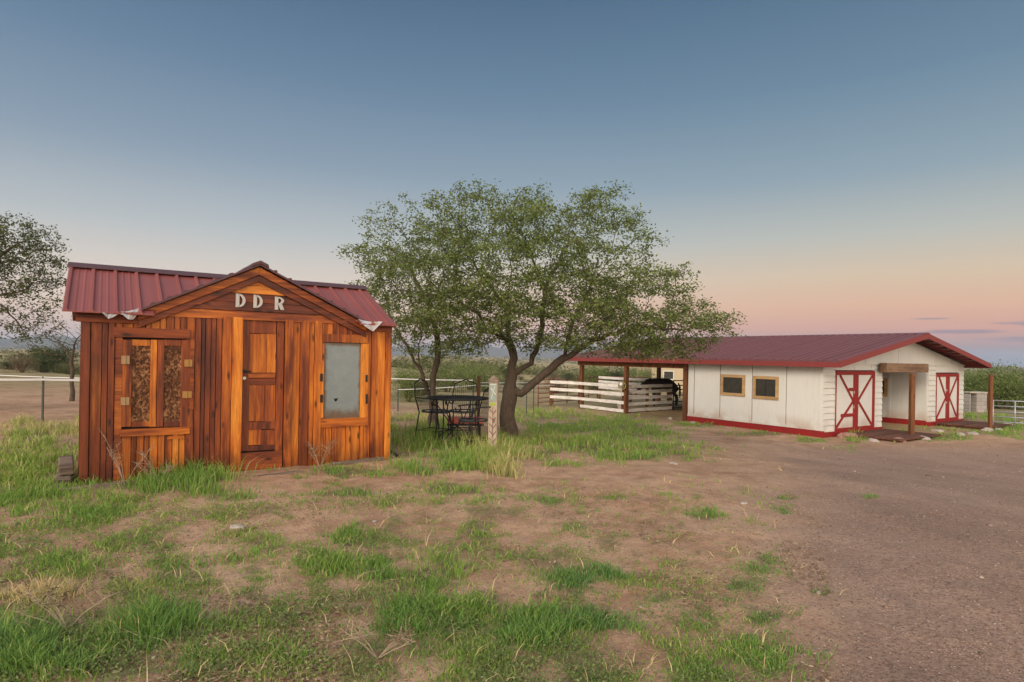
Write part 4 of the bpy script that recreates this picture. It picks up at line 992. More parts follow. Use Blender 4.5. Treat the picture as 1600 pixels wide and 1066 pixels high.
# horse bucket
T = thing('bucket', (*bw(.5, 9.8), -.87), 'whitish water bucket on the ground behind the shelter fence corner', 'bucket'); MB().tube([(0, 0, 0), (0, 0, .38)], [.15, .2], 16).build('pail', 'fence_paint', T, smooth=False); MB().tube([(-.2, 0, .37), (-.1, 0, .47), (.1, 0, .47), (.2, 0, .37)], .008, 6).build('handle', 'bare_metal', T)

# ------------------------------------------------------------------ horse
def horse():
    x, y = at(1034, 600, 32).x, 32.0
    V = [((-.0, 0, 1.18), .27), ((.45, 0, 1.20), .27), ((.75, 0, 1.16), .24), ((-.4, 0, 1.2), .26), ((-.62, 0, 1.28), .2), ((-.9, 0, 1.22), .135), ((-1.12, 0, 1.08), .12), ((-1.32, 0, .86), .10), ((-1.45, 0, .68), .065), ((-1.5, 0, .6), .055)]
    E = [(0, 1), (1, 2), (0, 3), (3, 4), (4, 5), (5, 6), (6, 7), (7, 8), (8, 9)]
    def leg(root, pts):
        i = root
        for p, r in pts: V.append((p, r)); E.append((i, len(V)-1)); i = len(V)-1
    for s in (-1, 1):
        k = .05*s
        leg(3, [((-.42, .15*s, .95), .12), ((-.43+k, .16*s, .68), .075), ((-.42+k, .16*s, .42), .055), ((-.42+k, .16*s, .14), .038), ((-.44+k, .16*s, .03), .06)])
        leg(2, [((.78, .15*s, .95), .16), ((.66+k, .16*s, .74), .10), ((.88+k, .16*s, .48), .06), ((.86+k, .16*s, .16), .04), ((.83+k, .16*s, .03), .06)])
    me = bpy.data.meshes.new('horse_body'); me.from_pydata([v[0] for v in V], E, []); me.update(); me.materials.append(MATS['horse_coat'])
    T = thing('horse', (x, y, gzf(x, y)), 'dark brown horse standing in the shelter pen behind the white rails', 'horse', .25)
    o = bpy.data.objects.new('body', me); COL.objects.link(o); o.parent = T
    sk = o.modifiers.new('Skin', 'SKIN'); sk.use_smooth_shade = True
    for i, v in enumerate(V):
        d = me.skin_vertices[0].data[i]; d.radius = (v[1], v[1]*(1.12 if i < 4 else 1)); d.use_root = (i == 0)
    o.modifiers.new('Sub', 'SUBSURF').render_levels = 2
    m = MB()
    for s in (-1, 1): m.prism([(-1.1, .05*s, 1.16), (-1.04, .08*s, 1.16), (-1.1, .075*s, 1.30)], (-.02, .012, 0))
    m.build('ear', 'horse_coat', T)
    m = MB(); m.tube([(-.6, 0, 1.46), (-.85, .01, 1.37), (-1.08, 0, 1.21)], [.03, .045, .03], 6); m.build('mane', 'horse_hair', T, smooth=True)
    m = MB(); m.tube([(.95, 0, 1.22), (1.04, 0, 1.05), (1.06, 0, .75), (1.05, 0, .45)], [.035, .05, .055, .02], 8); m.build('tail', 'horse_hair', T, smooth=True)
horse()

# ------------------------------------------------------------------ distant pale house
x, y = at(1072, 600, 62).x, 62.0
T = thing('house', (x, y, gzf(x, y)-.1), 'small tan house far beyond the shelter, seen under its roof', 'house', .1)
m = MB(); m.box(-3.6, 0, 0, 3.6, 5, 2.9); m.build('wall', 'tan_siding', T)
m = MB(); m.prism([(-3.9, -.4, 2.8), (-3.9, 2.5, 3.6), (-3.9, 5.4, 2.8), (-3.9, 5.4, 2.92), (-3.9, 2.5, 3.74), (-3.9, -.4, 2.92)], (7.8, 0, 0)); m.build('roof', 'dark_cap', T)
for wx0 in (-2.4, .6):
    m = MB(); m.box(wx0, -.03, 1.3, wx0+1.1, -.002, 2.2); w = m.build('window', 'white_paint', T); m = MB(); m.box(wx0+.08, -.04, 1.38, wx0+1.02, -.031, 2.12); m.build('pane', 'dark_glass', w)
x, y = -95*1.0, 150.0
T = thing('shed_far', (at(82, 560, 150).x, 150, gzf(at(82, 560, 150).x, 150)-.3), 'tiny white trailer far off in the valley at left', 'trailer', .2); T.name = 'trailer'
m = MB(); m.box(-2, 0, .6, 2, 2.4, 2.6); m.build('body', 'fence_paint', T, bevel=.1); m = MB(); m.tube([(0, -.1, .35), (0, .2, .35)], .35, 12); m.build('wheel', 'black_iron', T)

# ------------------------------------------------------------------ fences with white tape
def t_post(p, h, label, m='steel_post', w=.04):
    mb = MB(); mb.box(-w/2, -.004, -.2, w/2, .004, h); mb.box(-.004, .0041, -.2, .004, .035, h)
    for k in range(6): mb.box(-.012, -.012, .3+k*.14, .012, -.0041, .32+k*.14)
    o = mb.build('fence_post', m, loc=p); return tag(o, label, 'post')
def line(p0, p1, sag, r, label, name='fence_tape', group=None, w=None):
    p0 = Vector(p0); p1 = Vector(p1); mb = MB(); d = p1-p0; pts = []
    for i in range(13):
        t = i/12; pts.append(d*t+Vector((0, 0, -sag*4*t*(1-t))))
    if w:
        for i in range(12): mb.bar(pts[i], pts[i+1], .006, w)
    else: mb.tube(pts, r, 5)
    o = mb.build(name, 'rope_white', loc=p0); return tag(o, label, 'fence line', group)
pA = at(66, 663, 12.9); pA.z = gzf(pA.x, 12.9); t_post(pA, at(66, 590, 12.9).z-pA.z, 'thin dark steel fence post left of the shed')
line(at(-60, 592, 12.0), at(66, 593, 12.85), .01, .01, 'thick white tape line running left from the steel post', w=.045)
line(at(66, 593, 12.85), at(190, 594, 13.8), .01, .01, 'thick white tape line running from the steel post behind the shed', w=.045)
line(at(-60, 583, 28), at(190, 592, 26), .05, .018, 'thin white line of the far fence in the left field')
pW = at(747, 645, 17.5); pW.z = gzf(pW.x, 17.5)
mb = MB(); h_ = at(747, 588, 17.5).z-pW.z; mb.tube([(0, 0, -.2), (.01, 0, h_)], [.055, .05], 10); tag(mb.build('wood_post', 'brown_post', loc=pW, smooth=True), 'orange brown round fence post behind the patio table', 'post')
pC = at(739, 630, 19); pC.z = gzf(pC.x, 19); t_post(pC, at(739, 594, 19).z-pC.z, 'thin steel fence post left of the orange brown post')
pD = at(622, 625, 21); pD.z = gzf(pD.x, 21); t_post(pD, at(622, 608, 21).z-pD.z+.05, 'thin steel post near the shed right side with tape tied on')
line(at(560, 590, 19), at(739, 594.5, 19), .015, .016, 'upper white tape line right of the shed')
line(at(622, 609, 21), at(747, 602, 17.5), .02, .012, 'lower white tape line slanting up to the orange brown post')
line(at(747, 598, 17.5), at(850, 597, 26), .02, .012, 'white tape line from the orange brown post past the big trunk')
line(at(747, 603, 17.5), at(866, 602, 28), .02, .012, 'lower white tape line behind the big trunk')
for (px, Y, lb) in ((824, 25, 'thin dark steel post right of the big trunk'), (835, 26.5, 'thin dark steel post next to the red corral panel')):
    X = (px-CX)/F*Y; t_post((X, Y, gzf(X, Y)), 1.3, lb)

# ------------------------------------------------------------------ sign post
sx, sy = at(770, 697, 10.9).x, 10.9; sz = gzf(sx, sy)
hp = at(770, 597, 10.9).z-sz
T = thing('sign_post', (sx, sy, sz), 'pale square wooden post with pointed dark cap and painted vine beside the tree', 'post', -.12)
m = MB(); w = .075; m.box(-w, -w, -.15, w, w, hp); m.build('post_body', 'sign_wood', T, bevel=.006)
m = MB(); c = .095; m.box(-c, -c, hp, c, c, hp+.035); b = [(-c, -c, hp+.035), (c, -c, hp+.035), (c, c, hp+.035), (-c, c, hp+.035)]
for i in range(4): m.poly([b[i], b[(i+1) % 4], (0, 0, hp+.125)])
m.build('cap', 'grey_timber_upright', T)
m = MB(); m.box(-.06, -w-.006, hp-.34, .06, -w-.0005, hp-.02); m.build('painted_panel', 'sign_green', T)
m = MB(); m.box(-.055, -w-.010, hp-.05, .055, -w-.0065, hp-.04)
m.bar((-.04, -w-.009, hp-.1), (.045, -w-.009, hp-.22), .004, .014, (0, 0, 1)); m.bar((.03, -w-.009, hp-.07), (-.03, -w-.009, hp-.3), .004, .008)
m.build('pale_marks', 'fence_paint', T)
m = MB(); m.prism([(-.05, -w-.005, hp-.36), (.05, -w-.005, hp-.36), (.05, -w-.005, hp-.42), (.0, -w-.005, hp-.40), (-.05, -w-.005, hp-.43)], (0, .0045, 0)); m.build('lime_mark', 'lime_mark', T)
m = MB(); zz = hp-.44
m.bar((0, -w-.004, zz), (.0, -w-.004, .2), .005, .012)
for k in range(5):
    z = zz-.08-k*.125
    m.bar((0, -w-.0045, z-.05), (.06, -w-.0045, z+.03), .005, .012); m.bar((0, -w-.0045, z-.02), (-.06, -w-.0045, z+.04), .005, .012)
m.build('painted_vine', 'sign_mark', T)

# ------------------------------------------------------------------ patio set
def arc(cx_, cz, r, a0, a1, n=10): return [(cx_+r*math.cos(a0+(a1-a0)*i/n), cz+r*math.sin(a0+(a1-a0)*i/n)) for i in range(n+1)]
def patio_table(px, Y):
    X = (px-CX)/F*Y; z = gzf(X, Y); T = thing('patio_table', (X, Y, z), 'round black wrought iron patio table under the tree', 'table', .3)
    H = at(px, 622, Y).z-z; R_ = .56; m = MB()
    m.tube([(R_*math.cos(a), R_*math.sin(a), H) for a in np.linspace(0, 2*math.pi, 49)], .016, 6, False)
    m.tube([(R_*.5*math.cos(a), R_*.5*math.sin(a), H) for a in np.linspace(0, 2*math.pi, 33)], .008, 5, False)
    for k in range(-13, 14):
        q = k*.042; l = math.sqrt(max(R_*R_-q*q, 0)); m.bar((q, -l, H), (q, l, H), .014, .005); m.bar((-l, q, H-.006), (l, q, H-.006), .014, .004)
    m.build('tabletop', 'black_iron', T)
    for k in range(4):
        a = math.pi/4+k*math.pi/2; c, s = math.cos(a), math.sin(a)
        MB().tube([(c*.46, s*.46, H-.01), (c*.44, s*.44, H*.6), (c*.45, s*.45, .3), (c*.5, s*.5, -.03)], .014, 7).build('leg', 'black_iron', T, smooth=True)
        MB().tube([(c*.44, s*.44, H*.82), (c*.2, s*.2, H*.5), (0, 0, H*.38), (-c*.2, -s*.2, H*.28), (-c*.42, -s*.42, .1)], .009, 6).build('brace', 'black_iron', T, smooth=True)
patio_table(716, 11.3)
def patio_chair(label):
    T = thing('patio_chair', (0, 0, 0), label, 'chair', 0, 'black iron patio chairs around the table'); kids = []
    m = MB(); m.tube([(.24*math.cos(a)*1.0, .24*math.sin(a), .45) for a in np.linspace(0, 2*math.pi, 33)], .013, 6, False)
    for k in range(-8, 9):
        q = k*.028; l = math.sqrt(max(.24**2-q*q, 0)); m.bar((q, -l, .448-.03*(l/.24)), (q, l, .448-.03*(l/.24)), .017, .004)
    kids.append(m.build('seat', 'iron_green', T))
    m = MB(); fr = [(-.22, .2, .45), (-.235, .27, .7), (-.2, .31, .92), (0, .33, 1.0), (.2, .31, .92), (.235, .27, .7), (.22, .2, .45)]; m.tube(fr, .012, 6)
    for k in range(-5, 6): m.bar((k*.036, .22, .47), (k*.036, .32, .95-abs(k)*.008), .005, .005)
    for z in (.55, .63, .71, .79, .87): m.bar((-.215, .2+(z-.45)*.24, z), (.215, .2+(z-.45)*.24, z), .005, .004)
    kids.append(m.build('backrest', 'black_iron', T))
    for s in (-1, 1):
        m = MB(); m.tube([(s*.235, .25, .68), (s*.27, .05, .68), (s*.27, -.16, .67)]+[(s*.27, -.16+.05*math.cos(a)-.05+.05, .62+.05*math.sin(a)) for a in np.linspace(math.pi/2, -math.pi*1.1, 9)], .011, 6); m.tube([(s*.27, -.12, .66), (s*.25, -.08, .45)], .009, 6); kids.append(m.build('armrest', 'black_iron', T, smooth=True))
    for s in (-1, 1):
        kids.append(MB().tube([(s*.2, .2, .45), (s*.21, .24, .2), (s*.23, .27, -.03)], .012, 6).build('leg', 'black_iron', T, smooth=True))
        kids.append(MB().tube([(s*.2, -.16, .45), (s*.21, -.2, .2), (s*.22, -.22, -.03)], .012, 6).build('leg', 'black_iron', T, smooth=True))
    m = MB(); m.tube([(-.21, -.2, .12), (.21, -.2, .12)], .008, 5); m.tube([(-.21, .24, .12), (.21, .24, .12)], .008, 5); m.tube([(-.21, -.2, .12), (-.21, .24, .12)], .008, 5); m.tube([(.21, -.2, .12), (.21, .24, .12)], .008, 5); kids.append(m.build('stretcher', 'black_iron', T))
    reg(T, kids); return T
c0 = patio_chair('black iron patio chair left of the table, turned sideways')
def put(o, px, Y, rz, sc=1.0):
    X = (px-CX)/F*Y; o.location = (X, Y, gzf(X, Y)+.02); o.rotation_euler = (0, 0, rz); o.scale = (sc,)*3
put(c0, 682, 12.0, math.radians(65), 1.12)
c1 = copy_tree(c0); c1['label'] = 'black iron patio chair in front right of the table by the sign post'; put(c1, 741, 10.95, math.radians(-60), 1.05)
c2 = copy_tree(c0); c2['label'] = 'black iron patio chair behind the table, its back seen through the legs'; put(c2, 724, 12.4, math.radians(-5), 1.12)
X = (729-CX)/F*12.9
T = thing('low_bench', (X, 12.9, gzf(X, 12.9)), 'low bench with red seat on the grass behind the patio table', 'bench', .08)
m = MB(); m.box(-.38, -.18, .25, .38, .18, .37); m.build('seat', 'red_seat', T, bevel=.02)
for sx_ in (-.3, .3):
    for sy_ in (-.12, .12): m = MB(); m.box(sx_-.02, sy_-.02, -.05, sx_+.02, sy_+.02, .249); m.build('leg', 'black_iron', T)
m = MB(); m.box(-.38, -.18, .21, .38, .18, .249); m.build('frame', 'black_iron', T)

# ------------------------------------------------------------------ trees
def grow(skel, A, step, infl, kill, iters=90, tropism=(0, 0, .05)):
    pos = [np.array(p, float) for p, _ in skel]; par = [q for _, q in skel]
    A = np.array(A); tr = np.array(tropism)
    P = np.array(pos); D = np.linalg.norm(A[:, None]-P[None], axis=2); near = D.argmin(1); nd = D.min(1)
    used = {}
    for it in range(iters):
        act = nd < infl
        if not act.any(): break
        idx = near[act]; dirs = A[act]-P[idx]; dirs /= np.linalg.norm(dirs, axis=1, keepdims=True)+1e-9
        acc = np.zeros_like(P); np.add.at(acc, idx, dirs); cnt = np.bincount(idx, minlength=len(P))
        ids = np.nonzero(cnt)[0]; new = []
        for i in ids:
            if used.get(i, 0) > 5: continue
            v = acc[i]/cnt[i]+tr+RNG.normal(0, .14, 3); n = np.linalg.norm(v)
            if n < 1e-3: continue
            used[i] = used.get(i, 0)+1; new.append(P[i]+v/n*step); par.append(int(i))
        if not new: break
        new = np.array(new); base_ = len(P); P = np.vstack([P, new])
        D = np.linalg.norm(A[:, None]-new[None], axis=2); k = D.argmin(1); dm = D.min(1)
        upd = dm < nd; near[upd] = base_+k[upd]; nd[upd] = dm[upd]
        keep = nd > kill; A, near, nd = A[keep], near[keep], nd[keep]
        if len(A) == 0: break
    return P, par
def radii(P, par, tip, e):
    n = len(P); s = np.zeros(n); ch = [[] for _ in range(n)]
    for i, q in enumerate(par):
        if q >= 0: ch[q].append(i)
    r = np.zeros(n)
    order = list(range(n-1, -1, -1))
    for i in order:
        r[i] = tip if not ch[i] else sum(r[c]**e for c in ch[i])**(1/e)
    return r, ch
def branch_mesh(P, par, r, ch, minr=0):
    m = MB(); starts = [(0, None)]
    while starts:
        i, pr = starts.pop(); path = [] if pr is None else [pr]
        while True:
            path.append(i)
            if not ch[i]: break
            c = max(ch[i], key=lambda q: r[q])
            for q in ch[i]:
                if q != c: starts.append((q, i))
            i = c
        rr = [r[q] for q in path]
        if pr is not None: rr[0] = min(rr[0], rr[1]*1.25)
        n = 10 if rr[0] > .07 else (6 if rr[0] > .02 else 4 if rr[0] > .01 else 3)
        if len(path) > 1: m.tube([P[q] for q in path], rr, n, False)
    return m
def crown_pts(n, blobs, shell=.35):
    out = []
    tot = sum(b[3]*b[4]*b[5] for b in blobs)
    for (x, y, z, a, b, c) in blobs:
        k = int(n*a*b*c/tot)+1; v = RNG.normal(0, 1, (k, 3)); v /= np.linalg.norm(v, axis=1, keepdims=True)
        rr = RNG.random(k)**shell; out.append(v*rr[:, None]*np.array([a, b, c])+np.array([x, y, z]))
    return np.vstack(out)
def tree(name, base, skel, blobs, natt, label, step=.16, infl=1.3, kill=.22, tip=.0055, e=2.25, leaf=(.045, .085), per=9, lr=.02, leafm='oak_leaves', spread=.10, group=None, shell=.4, trop=(0, 0, .04), holes=.0, rad0=.19):
    base = Vector(base); sk = [(tuple(Vector(p)-base), q) for p, q in skel]
    # densify the hand-laid limbs
    ds = []; mp = {}
    for i, (p, q) in enumerate(sk):
        if q < 0: ds.append((p, -1)); mp[i] = 0; continue
        a = np.array(sk[q][0]); b = np.array(p); L = np.linalg.norm(b-a); k = max(1, int(L/step)); pr = mp[q]
        for j in range(1, k+1):
            w = a+(b-a)*j/k+(RNG.normal(0, .02, 3) if j < k else 0); ds.append((tuple(w), pr)); pr = len(ds)-1
        mp[i] = pr
    A = crown_pts(natt, [(x-base.x, y-base.y, z-base.z, a, b, c) for (x, y, z, a, b, c) in blobs], shell)
    if holes: A = A[np.random.default_rng(5).random(len(A)) > holes]
    P, par = grow(ds, A, step, infl, kill, 70, trop)
    r, ch = radii(P, par, tip, e)
    pw = math.log(rad0/tip)/math.log(r[0]/tip); rraw = r.copy(); r = tip*(r/tip)**pw; r = np.maximum(np.minimum(r, tip*1.2), rad0*(r/rad0)**1.45)
    T = thing(name, base, label, 'tree', group=group)
    r[:3] *= np.array([1.35, 1.18, 1.06]); 
    branch_mesh(P, par, r, ch).build('trunk', 'bark', T, smooth=True)
    ids = np.nonzero(rraw < lr)[0]
    C = P[np.repeat(ids, per)]+RNG.normal(0, 1, (len(ids)*per, 3))*spread*np.array([1, 1, .55])
    V, Fq = leaf_quads(C, leaf[0], leaf[1], .35)
    np_mesh('crown', V, Fq, leafm, T)
    import sys; print(name, 'nodes', len(P), 'leaves', len(C), 'base r', r[0]); return T
Yt = 13.3
tb = at(795, 686, Yt); tb.z = gzf(tb.x, tb.y)-.05
def q(px, py, Y): return tuple(at(px, py, Y))
sk = [(tuple(tb), -1), (q(792, 650, Yt), 0), (q(797, 610, Yt), 1), (q(800, 588, Yt), 2),                    # trunk
      (q(803, 560, Yt), 3), (q(795, 535, Yt+.1), 4), (q(765, 500, Yt-.2), 5), (q(715, 470, Yt-.4), 6), (q(790, 480, Yt+.7), 5), (q(800, 420, Yt+.9), 8), (q(745, 420, Yt+.2), 8),
      (q(830, 568, Yt), 3), (q(845, 520, Yt+.2), 11), (q(850, 450, Yt+.2), 12), (q(885, 385, Yt+.5), 13), (q(825, 385, Yt-.3), 13),
      (q(815, 615, Yt-.1), 2), (q(850, 585, Yt-.2), 16), (q(880, 560, Yt-.4), 17), (q(930, 530, Yt-.5), 18), (q(1000, 510, Yt-.4), 19), (q(1060, 515, Yt-.2), 20), (q(890, 520, Yt-1.0), 18), (q(920, 455, Yt-1.0), 22), (q(980, 450, Yt+.4), 19),
      (q(770, 520, Yt-1.0), 5), (q(720, 515, Yt-1.2), 25)]
def bl(px, py, Y, rx, ry_, rz): 
    p = at(px, py, Y); k = Y/F; return (p.x, p.y, p.z, rx*k, ry_, rz*k)
def pads(poly, Y, n, dpt, rx, rz, seed):
    rg_ = random.Random(seed); xs_ = [p[0] for p in poly]; ys_ = [p[1] for p in poly]; cx_, cy_ = sum(xs_)/len(xs_), sum(ys_)/len(ys_); out = []; pts = []
    hw = (max(xs_)-min(xs_))/2; hh_ = (max(ys_)-min(ys_))/2; tries = 0
    def ins(x, y):
        c = False; j = len(poly)-1
        for i in range(len(poly)):
            if (poly[i][1] > y) != (poly[j][1] > y) and x < (poly[j][0]-poly[i][0])*(y-poly[i][1])/(poly[j][1]-poly[i][1])+poly[i][0]: c = not c
            j = i
        return c
    while len(pts) < n and tries < 20000:
        tries += 1; x = rg_.uniform(min(xs_), max(xs_)); y = rg_.uniform(min(ys_), max(ys_))
        if not ins(x, y): continue
        k = math.sqrt(max(0, 1-((x-cx_)/hw)**2)*max(.15, 1-((y-cy_)/hh_)**2)); dy = rg_.uniform(-1, 1)*dpt*k
        if any(((x-a)/rx)**2+((y-b)/rz)**2+((dy-c)/1.1)**2 < 1.0 for a, b, c in pts): continue
        pts.append((x, y, dy)); s_ = rg_.uniform(.7, 1.2); out.append(bl(x, y, Y+dy, rx*s_, .75*s_, rz*s_*.8))
    return out
blobs = pads([(545, 440), (575, 400), (640, 385), (675, 310), (735, 298), (800, 312), (850, 306), (905, 296), (935, 292), (950, 325), (1000, 360), (1028, 395), (1048, 415), (1062, 450), (1080, 478), (1112, 488), (1138, 510), (1110, 528), (1075, 548), (1010, 556), (950, 545), (880, 540), (800, 530), (720, 545), (660, 520), (600, 480)], Yt, 105, 2.3, 46, 24, 4)
blobs += [bl(915, 440, Yt-1.3, 75, .9, 30), bl(830, 440, Yt-1.5, 70, .9, 30), bl(860, 490, Yt-1.6, 80, .9, 30), bl(985, 510, Yt-1.2, 60, .9, 26), bl(1010, 545, Yt-.8, 60, .7, 20), bl(925, 300, Yt, 16, .3, 9), bl(790, 512, Yt-1.3, 60, .8, 22), bl(735, 515, Yt-1.1, 50, .8, 22), bl(870, 535, Yt-1.4, 45, .7, 14), bl(700, 480, Yt-1.2, 55, .8, 24), bl(760, 455, Yt-1.6, 65, .9, 26), bl(960, 545, Yt-1.2, 50, .7, 16), bl(910, 542, Yt-1.5, 50, .7, 16), bl(800, 385, Yt-1.6, 60, .9, 28), bl(880, 390, Yt-1.7, 60, .9, 28), bl(725, 400, Yt-1.0, 50, .9, 30), bl(940, 480, Yt-1.5, 60, .9, 24), bl(725, 540, Yt-.8, 40, .7, 16)]
_old = [bl(850, 400, Yt, 190, 2.3, 100), bl(960, 455, Yt, 150, 2.0, 85), bl(1075, 515, Yt-.3, 75, 1.0, 32), bl(740, 400, Yt, 100, 2.0, 85), bl(1040, 505, Yt-.2, 80, 1.3, 45), bl(850, 490, Yt-.4, 200, 2.2, 65), bl(905, 345, Yt, 75, 1.3, 42), bl(735, 345, Yt, 55, 1.2, 42), bl(980, 400, Yt, 70, 1.4, 55), bl(720, 490, Yt, 90, 1.6, 60), bl(1128, 508, Yt-.3, 40, .5, 14)]
tree('oak_tree', tb, sk, blobs, 6600, 'large spreading green oak with leaning trunk in the middle of the yard', per=19, rad0=.17, spread=.085, step=.14, kill=.17, infl=1.5, leaf=(.04, .08), shell=.5)
# second tree, behind and left
Y2 = 15.2; t2 = at(677, 668, Y2); t2.z = gzf(t2.x, t2.y)-.05
sk = [(tuple(t2), -1), (q(677, 630, Y2), 0), (q(676, 600, Y2), 1), (q(683, 565, Y2), 2), (q(682, 520, Y2), 3), (q(665, 470, Y2), 4), (q(640, 420, Y2+.2), 5), (q(690, 440, Y2), 5), (q(668, 612, Y2-.1), 1), (q(656, 575, Y2-.2), 8), (q(640, 548, Y2-.3), 9), (q(610, 500, Y2-.3), 10), (q(600, 450, Y2), 11), (q(654, 555, Y2-.1), 9), (q(660, 510, Y2-.5), 13)]
blobs = pads([(545, 435), (575, 420), (570, 345), (620, 322), (670, 335), (720, 380), (760, 450), (760, 540), (690, 560), (620, 555), (600, 500)], Y2, 42, 1.7, 40, 24, 9)
_old = [bl(640, 430, Y2, 95, 1.8, 85), bl(640, 365, Y2, 60, 1.3, 45), bl(580, 455, Y2, 52, 1.2, 60), bl(670, 500, Y2, 85, 1.6, 60), bl(610, 540, Y2, 45, 1.0, 40), bl(595, 380, Y2, 34, .9, 36), bl(560, 437, Y2, 36, .6, 8)]
tree('oak_tree', t2, sk, blobs, 2000, 'thinner two-stemmed oak behind the patio table, left of the large oak', per=12, tip=.005, lr=.018, rad0=.11, spread=.085, infl=1.5, shell=.5)
# tree cut by the left edge
Y3 = 14.5; t3 = at(-150, 660, Y3); t3.z = gzf(t3.x, t3.y)-.1
sk = [(tuple(t3), -1), (q(-140, 600, Y3), 0), (q(-120, 540, Y3), 1), (q(-70, 480, Y3), 2), (q(-10, 465, Y3), 3), (q(25, 500, Y3), 4), (q(45, 530, Y3), 5), (q(62, 548, Y3), 6), (q(-30, 420, Y3), 3), (q(30, 380, Y3), 8), (q(-110, 430, Y3), 2), (q(-120, 360, Y3), 10), (q(35, 455, Y3), 4)]
blobs = [bl(-20, 410, Y3, 100, 1.7, 70), bl(35, 380, Y3, 50, 1.2, 45), bl(55, 440, Y3, 45, 1.0, 55), bl(-120, 400, Y3, 100, 1.8, 90), bl(40, 500, Y3, 50, .8, 35), bl(10, 350, Y3, 40, .8, 26)]
tree('oak_tree', t3, sk, blobs, 2300, 'oak with drooping bare limbs cut off by the left edge of the photo', per=19, lr=.018, spread=.09, rad0=.26, leafm='oak_leaves_shaded', infl=1.5)
# twiggy little tree at the shed left
Y4 = 19.0; t4 = at(112, 612, Y4); t4.z = gzf(t4.x, t4.y)-.05
sk = [(tuple(t4), -1), (q(113, 585, Y4), 0), (q(112, 560, Y4), 1), (q(98, 540, Y4), 2), (q(120, 530, Y4), 2)]
tree('small_tree', t4, sk, [bl(95, 535, Y4, 45, 1.1, 38), bl(125, 525, Y4, 34, .8, 34)], 420, 'small twiggy sparsely leaved tree just left of the shed', per=4, rad0=.06, leaf=(.04, .07), tip=.007, lr=.012, leafm='scrub_leaves')
print('trees done')

# ------------------------------------------------------------------ shrubs
def shrub_proto(name, leafm, n, R_, H, lsz, label, group, stems=9, seed=1, sparse=False):
    rg = np.random.default_rng(seed)
    T = thing(name, (0, 0, 0), label, 'shrub', 0, group)
    m = MB(); tips = []
    for k in range(stems):
        a = rg.uniform(0, 6.28); r_ = R_*rg.uniform(.3, .95); h = H*rg.uniform(.55, 1.0)
        p = [(0, 0, -.1), (math.cos(a)*r_*.35, math.sin(a)*r_*.35, h*.45), (math.cos(a)*r_*.8, math.sin(a)*r_*.8, h*.85)]
        m.tube(p, [.04*R_, .025*R_, .01*R_], 4); tips.append(p[2]); tips.append(p[1])
    for _ in range(stems*2):
        a = rg.uniform(0, 6.28); r_ = R_*rg.uniform(.1, 1.0); tips.append((math.cos(a)*r_, math.sin(a)*r_, H*rg.uniform(.2, .95)*(1-.35*(r_/R_)**2)))
    st = m.build('stems', 'bark', T)
    tips = np.array(tips); i = rg.integers(0, len(tips), n)
    C = tips[i]+rg.normal(0, 1, (n, 3))*np.array([R_*.2, R_*.2, H*.13]); C[:, 2] = np.abs(C[:, 2])+.02
    V, Fq = leaf_quads(C, lsz*.6, lsz*1.3, .2, rg); cr = np_mesh('foliage', V, Fq, leafm, T)
    reg(T, [st, cr]); return T
G1 = 'scrub bushes on the slopes beyond the yard'
protos = [shrub_proto('bush', 'dark_leaves', 6500, 1.4, 1.9, .085, 'dark green rounded scrub bush beyond the barn', G1, seed=1),
          shrub_proto('bush', 'scrub_leaves', 6000, 1.4, 1.7, .085, 'olive green scrub bush on the slope', G1, seed=2),
          shrub_proto('bush', 'dry_leaves', 3500, 1.2, 1.5, .07, 'brownish bare twiggy bush on the slope', G1, 16, seed=3),
          shrub_proto('bush', 'oak_leaves', 6500, 1.4, 2.0, .085, 'mid green bushy scrub tree on the slope', G1, seed=4)]
lab_r = ['dark green bush on the wooded slope right of the barn', 'olive bush on the wooded slope right of the barn', 'brown twiggy bush on the wooded slope right of the barn', 'mid green bush on the wooded slope right of the barn']
lab_c = ['dark green bush in the dry grass behind the corral', 'olive bush in the dry grass behind the corral', 'brown bare bush in the dry grass behind the corral', 'mid green bush in the dry grass behind the corral']
lab_l = ['dark green bush beyond the left field fence', 'olive bush beyond the left field fence', 'brown bare bush beyond the left field fence', 'mid green bush beyond the left field fence']
firsts = [True]*4
def put_bush(k, X, Y, s, labs, sz=1.0, grp=None):
    if firsts[k]: o = protos[k]; firsts[k] = False
    else: o = copy_tree(protos[k])
    o['label'] = labs[k]; o['group'] = grp or G1
    o.location = (X, Y, gzf(X, Y)-.15*s); o.rotation_euler = (0, 0, random.uniform(0, 6.28)); o.scale = (s*random.uniform(.85, 1.25), s*random.uniform(.85, 1.25), s*sz)
rg = random.Random(3)
GR = 'bushes on the wooded slope right of the barn'; GC = 'bushes in the dry grass behind the corral'; GL = 'bushes beyond the left field fence'
for i in range(125):                                   # right-hand wooded slope
    px = rg.uniform(1490, 1760); Y = 38*(3.6**rg.random()); X = (px-CX)/F*Y
    k = rg.choices((0, 1, 2, 3), (5, 3, 1, 3))[0]; put_bush(k, X, Y, rg.uniform(.55, 1.3)*(1+Y/220), lab_r, .95, GR)
for i in range(34):                                   # centre
    px = rg.uniform(600, 1080); Y = 50*(4.4**rg.random()); X = (px-CX)/F*Y
    k = rg.choices((0, 1, 2, 3), (1, 5, 5, 3))[0]; put_bush(k, X, Y, rg.uniform(.4, .8)*(1+Y/200), lab_c, .85, GC)
for i in range(38):
    px = rg.uniform(-120, 200); Y = 52*(4.4**rg.random()); X = (px-CX)/F*Y
    k = rg.choices((0, 1, 2, 3), (3, 4, 5, 1))[0]; put_bush(k, X, Y, rg.uniform(.4, .75)*(1+Y/200), lab_l, .85, GL)
